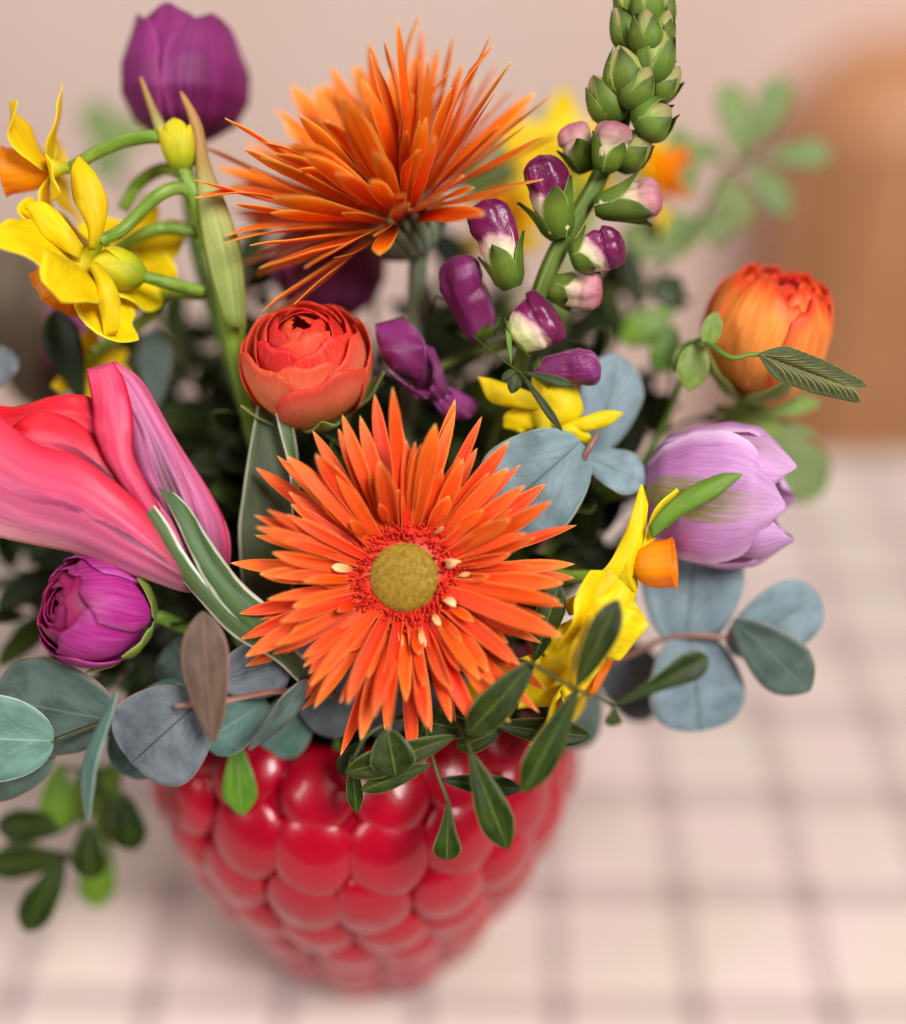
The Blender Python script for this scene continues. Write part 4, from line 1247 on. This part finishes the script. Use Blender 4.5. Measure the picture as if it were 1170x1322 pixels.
# ------------------------------------------------------------------ eucalyptus
EG = 'eucalyptus stems'
spray('silver blue eucalyptus stem with one round leaf beside the front gerbera',
      [((750, 570), (640, 668), 136, .447, 'round', 'euc', dict(bend=.03, cup=.06, z2=.449, nu=21, nv=13)),
       ((768, 592), (796, 456), 82, .468, 'ellip', 'euc', dict(bend=.05, roll=.3)),
       ((752, 590), (832, 626), 56, .455, 'ellip', 'euc', dict(bend=.06, roll=-.4))],
      [[(690, 720, .48), (735, 640, .46), (758, 585, .445), (772, 560, .448)]], EG, 'eucalyptus', 'eucalyptus_stem', stem_mat='stem_red', stem_r=.0011)
spray('blue eucalyptus stem of wide round leaves below the lilac tulip',
      [((884, 835), (898, 692), 132, .474, 'round', 'euc', dict(bend=.05, cup=.08, nu=19, nv=11)),
       ((888, 815), (905, 944), 122, .473, 'round', 'euc', dict(bend=.05, cup=.08, nu=19, nv=11)),
       ((940, 838), (1056, 768), 86, .470, 'round', 'euc', dict(bend=.05, nu=17, nv=9)),
       ((948, 800), (1046, 892), 74, .460, 'ellip', 'euc_green', dict(bend=-.04, roll=.2, nu=17, nv=9)),
       ((850, 850), (780, 900), 110, .505, 'round', 'euc_mauve', dict(bend=.05)),
       ((760, 880), (720, 960), 80, .49, 'round', 'euc_green', dict())],
      [[(700, 880, .50), (800, 850, .484), (870, 822, .472), (952, 824, .465)]], EG, 'eucalyptus', 'eucalyptus_stem', stem_mat='stem_red', stem_r=.0012)
spray('grey eucalyptus stem with an upright brown leaf over the vase shoulder',
      [((262, 902), (170, 985), 132, .432, 'round', 'euc_mauve', dict(bend=.04, cup=.08, nu=21, nv=13)),
       ((276, 956), (262, 789), 60, .420, 'ellip', 'euc_brown', dict(bend=.03, cup=.1, nu=21, nv=11)),
       ((282, 880), (372, 848), 76, .447, 'round', 'euc_mauve', dict(bend=.06, roll=.2, nu=17, nv=9)),
       ((345, 905), (262, 958), 70, .452, 'round', 'euc_teal', dict(bend=.05)),
       ((322, 968), (396, 876), 30, .432, 'lance', 'euc_green', dict(bend=.06, roll=.5)),
       ((152, 893), (114, 1062), 26, .422, 'ellip', 'euc_teal', dict(bend=.08, roll=.9, cup=.05)),
       ((232, 880), (160, 1000), 84, .458, 'round', 'euc_teal', dict(bend=.05)),
       ((270, 880), (222, 828), 84, .462, 'round', 'euc_green', dict()),
       ((400, 900), (345, 970), 70, .468, 'round', 'euc_teal', dict())],
      [[(470, 900, .470), (365, 892, .445), (290, 905, .430), (226, 912, .427)]], EG, 'eucalyptus', 'eucalyptus_stem', stem_mat='stem_red', stem_r=.0012)
spray('eucalyptus stem with teal round leaf before a dark one, under the magenta bloom',
      [((150, 930), (-6, 898), 128, .447, 'round', 'euc_green', dict(bend=.05, cup=.1, nu=19, nv=11)),
       ((70, 956), (-44, 950), 112, .434, 'round', 'euc_teal', dict(bend=.03, cup=.06, nu=19, nv=11)),
       ((72, 966), (-40, 990), 104, .446, 'round', 'euc_green', dict(bend=.03)),],
      [[(300, 915, .465), (200, 925, .456), (130, 935, .444), (66, 958, .434)]], EG, 'eucalyptus', 'eucalyptus_stem', stem_mat='stem_dark', stem_r=.0012)
spray('grey eucalyptus leaves tucked under the front gerbera petals',
      [((500, 860), (390, 925), 96, .462, 'round', 'euc_mauve', dict()), ((500, 870), (470, 945), 90, .468, 'round', 'euc', dict()), ((440, 830), (380, 860), 70, .465, 'round', 'euc_mauve', dict()),
       ((560, 880), (600, 930), 84, .468, 'round', 'euc_mauve', dict())],
      [[(520, 900, .480), (500, 868, .470), (440, 845, .466)]], EG, 'eucalyptus', 'eucalyptus_stem', stem_mat='stem_red')
spray('dusky eucalyptus leaves rising at the far side of the pink tulip',
      [((30, 520), (10, 306), 90, .56, 'ellip', 'euc_brown', dict(roll=.2)), ((108, 520), (72, 398), 50, .475, 'lance', 'deep', dict(fold=.15)), ((202, 525), (200, 424), 48, .49, 'ellip', 'euc_green', dict()),
       ((-20, 500), (14, 452), 50, .47, 'round', 'euc_mauve', dict()), ((60, 540), (50, 460), 70, .57, 'ellip', 'euc_brown', dict())],
      [[(220, 640, .50), (150, 560, .50), (108, 520, .478)], [(150, 560, .50), (30, 520, .555)], [(150, 560, .50), (202, 522, .49)]], EG, 'eucalyptus', 'eucalyptus_stem', stem_mat='stem_dark')

# ------------------------------------------------------------------ leafy sprigs
SG = 'leafy green sprigs'
k = dict(bend=.03, cup=.1, fold=.1)
spray('dark green sprig with paired leaves crossing the drooping daffodil',
      [((690, 853), (604, 947), 46, .421, 'ellip', 'ruscus', dict(bend=.05, fold=.12)), ((744, 887), (798, 774), 40, .411, 'ellip', 'ruscus', k), ((746, 890), (674, 1024), 44, .413, 'lance', 'ruscus', k),
       ((797, 909), (914, 848), 40, .411, 'spoon', 'ruscus', k), ((795, 909), (786, 937), 18, .411, 'spoon', 'ruscus', k), ((795, 909), (797, 936), 14, .411, 'spoon', 'ruscus', k),
       ((690, 853), (722, 752), 36, .436, 'ellip', 'ruscus', k)],
      [[(600, 850, .452), (640, 852, .436), (682, 855, .420), (742, 889, .412), (797, 909, .411)]], SG, stem_r=.0008)
spray('dark green sprig hanging down over the red vase with a rounded end leaf',
      [((579, 1036), (577, 1110), 38, .428, 'spoon', 'ruscus', k), ((570, 1006), (674, 1018), 28, .431, 'ellip', 'ruscus', k), ((556, 986), (466, 1020), 26, .431, 'ellip', 'ruscus', k),
       ((588, 950), (446, 998), 38, .430, 'ellip', 'ruscus', dict(bend=.05, fold=.15)), ((500, 940), (512, 1002), 58, .427, 'ellip', 'ruscus', k), ((454, 975), (461, 1050), 22, .438, 'lance', 'ruscus', k),
       ((608, 972), (656, 1097), 46, .421, 'lance', 'ruscus', k), ((640, 935), (762, 950), 36, .436, 'ellip', 'ruscus', k), ((620, 945), (520, 925), 40, .440, 'ellip', 'ruscus', k),
       ((470, 955), (440, 1000), 30, .445, 'ellip', 'deep', k), ((650, 940), (590, 965), 30, .440, 'ellip', 'ruscus', k)],
      [[(545, 915, .448), (552, 955, .436), (562, 990, .431), (580, 1038, .428)], [(575, 915, .446), (598, 945, .432), (609, 974, .422)], [(545, 915, .448), (480, 945, .436), (456, 980, .436)],
       [(560, 915, .448), (640, 936, .437)]], SG, stem_r=.0008)
spray('thin grassy sprig with narrow leaves over the small yellow daffodil',
      [((673, 482), (726, 557), 12, .432, 'lance', 'ruscus', k), ((660, 472), (655, 414), 8, .436, 'lance', 'ruscus_light', k), ((676, 480), (742, 499), 14, .434, 'lance', 'ruscus', k),
       ((668, 484), (660, 508), 18, .434, 'ovate', 'ruscus', k), ((664, 478), (648, 492), 12, .434, 'ovate', 'ruscus', k)],
      [[(560, 390, .470), (605, 428, .455), (640, 458, .440), (674, 482, .434)]], SG, stem_r=.0004)
spray('blurred leafy branch hanging left of the vase, dark and bright green leaves',
      [((96, 1062), (-5, 1066), 44, .50, 'ellip', 'ruscus', {}), ((92, 1104), (-20, 1116), 42, .505, 'ellip', 'ruscus', {}), ((84, 1110), (32, 1202), 46, .50, 'ellip', 'ruscus', {}), ((116, 1065), (118, 1134), 46, .49, 'ellip', 'ruscus', {}),
       ((160, 1025), (172, 1098), 48, .50, 'ellip', 'ruscus', {}), ((78, 985), (72, 1075), 44, .50, 'ellip', 'ruscus_light', {}), ((120, 985), (98, 1062), 46, .51, 'ellip', 'ruscus_light', {}), ((150, 1005), (140, 1090), 42, .52, 'ellip', 'ruscus_light', {}),
       ((136, 1080), (122, 1172), 48, .53, 'ellip', 'ruscus_light', {}), ((160, 985), (110, 1030), 44, .51, 'ellip', 'ruscus_light', {}), ((70, 1100), (0, 1098), 30, .51, 'ellip', 'ruscus', {})],
      [[(260, 930, .492), (190, 965, .50), (130, 1000, .50), (110, 1060, .50), (88, 1112, .502)], [(120, 1000, .50), (140, 1040, .508), (134, 1090, .525)], [(130, 1000, .50), (80, 990, .50)]], SG, stem_r=.001)
spray('bright green leaf tip hanging over the shaded vase shoulder', [((306, 955), (314, 1052), 46, .462, 'lance', 'ruscus_light', {}), ((436, 940), (434, 1030), 18, .470, 'lance', 'ruscus_light', {})],
      [[(380, 920, .485), (340, 935, .472), (306, 958, .462)], [(400, 915, .484), (436, 942, .470)]], SG)
spray('hazy sage branch with pointed leaves spread against the pink wall',
      [((958, 205), (938, 106), 44, .575, 'ellip', 'hazy', {}), ((972, 190), (1012, 98), 44, .575, 'ellip', 'hazy', {}), ((990, 205), (1074, 198), 38, .575, 'ellip', 'hazy', {}), ((968, 212), (1018, 278), 40, .575, 'ellip', 'hazy', {}),
       ((930, 225), (958, 296), 50, .57, 'ellip', 'hazy', {}), ((935, 205), (895, 190), 30, .57, 'ellip', 'hazy', {}), ((910, 290), (835, 316), 60, .565, 'ellip', 'ruscus_light', {}), ((905, 280), (945, 300), 60, .565, 'ellip', 'hazy', {}),
       ((880, 330), (800, 300), 56, .55, 'ellip', 'hazy', {}), ((890, 260), (872, 165), 44, .55, 'ellip', 'hazy', {})],
      [[(800, 430, .54), (860, 340, .55), (905, 280, .56), (935, 220, .57), (978, 200, .575)]], SG, stem_r=.0014)
spray('hazy green leaves blurred behind the purple tulip', [((150, 210), (118, 130), 44, .66, 'ellip', 'hazy', {}), ((150, 205), (180, 150), 40, .66, 'ellip', 'hazy', {}), ((155, 230), (120, 200), 40, .66, 'ellip', 'hazy', {})],
      [[(250, 420, .60), (190, 300, .64), (150, 205, .66)]], SG, stem_r=.0012)
spray('hazy green leaves blurred between gerbera and snapdragon', [((655, 260), (660, 176), 56, .60, 'ellip', 'hazy', {}), ((640, 265), (600, 215), 50, .60, 'ellip', 'ruscus_light', {}), ((690, 250), (720, 130), 46, .62, 'ellip', 'hazy', {}),
       ((660, 265), (720, 235), 50, .61, 'ellip', 'ruscus_light', {})],
      [[(640, 420, .56), (650, 330, .58), (655, 255, .60)]], SG, stem_r=.0012)
# bronze spray of folded leaflets before the orange ranunculus
bz = thing('leaflet_spray', 'bronze green spray of folded overlapping leaflets in front of the orange ranunculus', 'greenery', P(905, 440, .470))
obj_from('stem', tube([MOUTH + Vector((.03, 0, -.02)), P(720, 760, .50), P(850, 560, .485), P(892, 450, .462), P(915, 445, .448), P(945, 462, .440), P(980, 458, .438), P(1040, 478, .438), P(1090, 496, .439)], [.001, .0011, .0009, .0005], 48, 8), M['stem'], bz)
for i in range(12):
    t = i / 11
    cx, cy = 980 + 92 * t, 457 + 34 * t
    ln = 58 - 18 * abs(t - .4)
    for sgn in (-1, 1):
        a = math.radians(20 + sgn * (26 - 10 * t))
        if sgn < 0:
            a = math.radians(20 - (22 - 12 * t))
        tipp = (cx + ln * math.cos(a), cy + ln * math.sin(a) * (1.0 if sgn > 0 else .9))
        obj_from('leaflet', leaf_px((cx, cy), tipp, 16, .439 - .0006 * (12 - i) * .5, 'lance', bend=.04, fold=.25, roll=.3 * sgn, nu=9, nv=5), M['fern'], bz)
for b, tp, w, zz in (((912, 448), (925, 402), 26, .450), ((900, 445), (888, 505), 42, .455), ((900, 440), (870, 480), 30, .464)):
    obj_from('leaf', leaf_px(b, tp, w, zz, 'ovate'), M['bract'], bz)
spray('pale green leaves below the orange ranunculus',
      [((930, 530), (1060, 520), 30, .490, 'lance', 'bract', {}), ((920, 525), (1010, 560), 34, .492, 'lance', 'bract', {}), ((900, 540), (1056, 560), 22, .498, 'lance', 'hazy', {}), ((870, 420), (850, 480), 40, .50, 'ellip', 'ruscus_light', {}),
       ((870, 400), (800, 440), 44, .51, 'ellip', 'ruscus_light', {}), ((880, 400), (850, 360), 44, .52, 'ellip', 'ruscus', {}), ((980, 560), (1060, 640), 80, .53, 'ellip', 'hazy', {})],
      [[(800, 640, .52), (860, 560, .505), (930, 530, .492)], [(860, 560, .505), (872, 420, .50)]], SG)

# dense dark greenery filling the inside of the bouquet, one sprig after another
FILL = [((150, 455), .53, 'below the many-headed daffodil'), ((300, 330), .555, 'beside the papery daffodil sheath'), ((345, 400), .52, 'left of the coral bloom'), ((235, 470), .52, 'above the folded pink petal'),
        ((560, 390), .545, 'right of the downy gerbera stalk'), ((615, 340), .56, 'among the dark snapdragon buds'), ((600, 440), .505, 'above the front gerbera'), ((840, 380), .545, 'left of the orange ranunculus'),
        ((855, 470), .53, 'between lilac tulip and snapdragon'), ((800, 330), .57, 'at the foot of the snapdragon spire'), ((300, 560), .49, 'right of the large pink tulip'), ((280, 640), .485, 'in the dark gap beside the pink tulip'),
        ((45, 700), .50, 'under the large pink tulip'), ((30, 790), .50, 'left of the magenta bloom'), ((620, 600), .475, 'behind the round blue leaf'), ((700, 720), .475, 'right of the front gerbera petals'),
        ((780, 690), .485, 'behind the edge-on daffodil'), ((840, 560), .51, 'behind the lilac tulip'), ((250, 800), .475, 'above the upright brown leaf'), ((370, 730), .475, 'behind the left gerbera petals'),
        ((500, 500), .50, 'between coral bloom and purple floret'), ((440, 570), .48, 'under the coral bloom'), ((120, 620), .51, 'behind the large pink tulip'), ((640, 870), .475, 'under the right gerbera petals'),
        ((190, 400), .57, 'behind the daffodil stalks'), ((270, 400), .575, 'behind the daffodil sheath'), ((180, 540), .54, 'behind the folded pink petal'), ((400, 380), .57, 'below the magenta purple tulip'),
        ((480, 430), .55, 'left of the downy gerbera stalk'), ((660, 380), .57, 'behind the tall snapdragon stem'), ((345, 620), .50, 'behind the upright tulip leaf'), ((880, 620), .53, 'below the lilac tulip'),
        ((230, 700), .50, 'behind the white-edged leaf'), ((30, 600), .53, 'left of the flared pink petals'),
        ((15, 735), .515, 'at the far left under the pink tulip'), ((75, 735), .49, 'between pink tulip and magenta bloom'), ((25, 655), .53, 'low behind the flared pink petals'), ((215, 860), .48, 'behind the mauve grey leaf'),
        ((310, 480), .53, 'left of the coral bloom, deep inside'), ((250, 540), .52, 'behind the pink fold, deep inside'), ((330, 860), .485, 'under the white-edged tulip leaf'), ((560, 540), .50, 'behind the top petals of the front gerbera'),
        ((810, 600), .50, 'left of the lilac tulip'), ((750, 640), .48, 'under the round blue leaf'), ((120, 860), .485, 'behind the dark round eucalyptus leaf'),
        ((430, 930), .485, 'at the shaded vase rim'), ((740, 400), .52, 'behind the pale snapdragon buds'), ((770, 480), .50, 'behind the small yellow daffodil'), ((690, 460), .51, 'below the large purple snapdragon bud')]
for i, ((x, y), z, lab) in enumerate(FILL):
    random.seed(300 + i)
    tip = P(x, y, z)
    root = thing('leafy_sprig', 'dark green leafy sprig ' + lab, 'greenery', MOUTH, 'dark filler sprigs')
    end = MOUTH + Vector((max(-.03, min(.03, (tip.x - VX) * .4)), max(-.02, min(.03, tip.y * .4)), -.02))
    midp = (tip + end) / 2 + Vector(((tip.x - VX) * -.1, 0, .01))
    path = [end, midp, tip]
    obj_from('stem', tube(path, [.0013, .0011, .0006], 20, 6), M['stem_dark'], root)
    dn = cat(path, 40)
    for j in range(18):
        t = 1 - .70 * (j / 17)
        q = Vector(dn[int(t * 39)])
        tg = (Vector(dn[min(39, int(t * 39) + 1)]) - Vector(dn[int(t * 39) - 1])).normalized()
        sd = tg.cross(Vector((random.gauss(0, 1), random.gauss(0, 1), random.gauss(0, 1)))).normalized()
        dv = (tg * random.uniform(.3, .9) + sd).normalized()
        L = random.uniform(.018, .030)
        nn = dv.cross(sd.cross(tg) + Vector((0, -.3, .4))).normalized()
        nn = (V(random.uniform(-.6, .6), random.uniform(0, .9), 1))
        pts = [q, q + dv * L * .5 + nn * L * .05, q + dv * L]
        obj_from('leaf', blade(pts, L * random.uniform(.36, .5), nn, 'ellip', .1, .1, .03, nu=9, nv=5), M['deep' if random.random() < .7 else 'ruscus'], root)
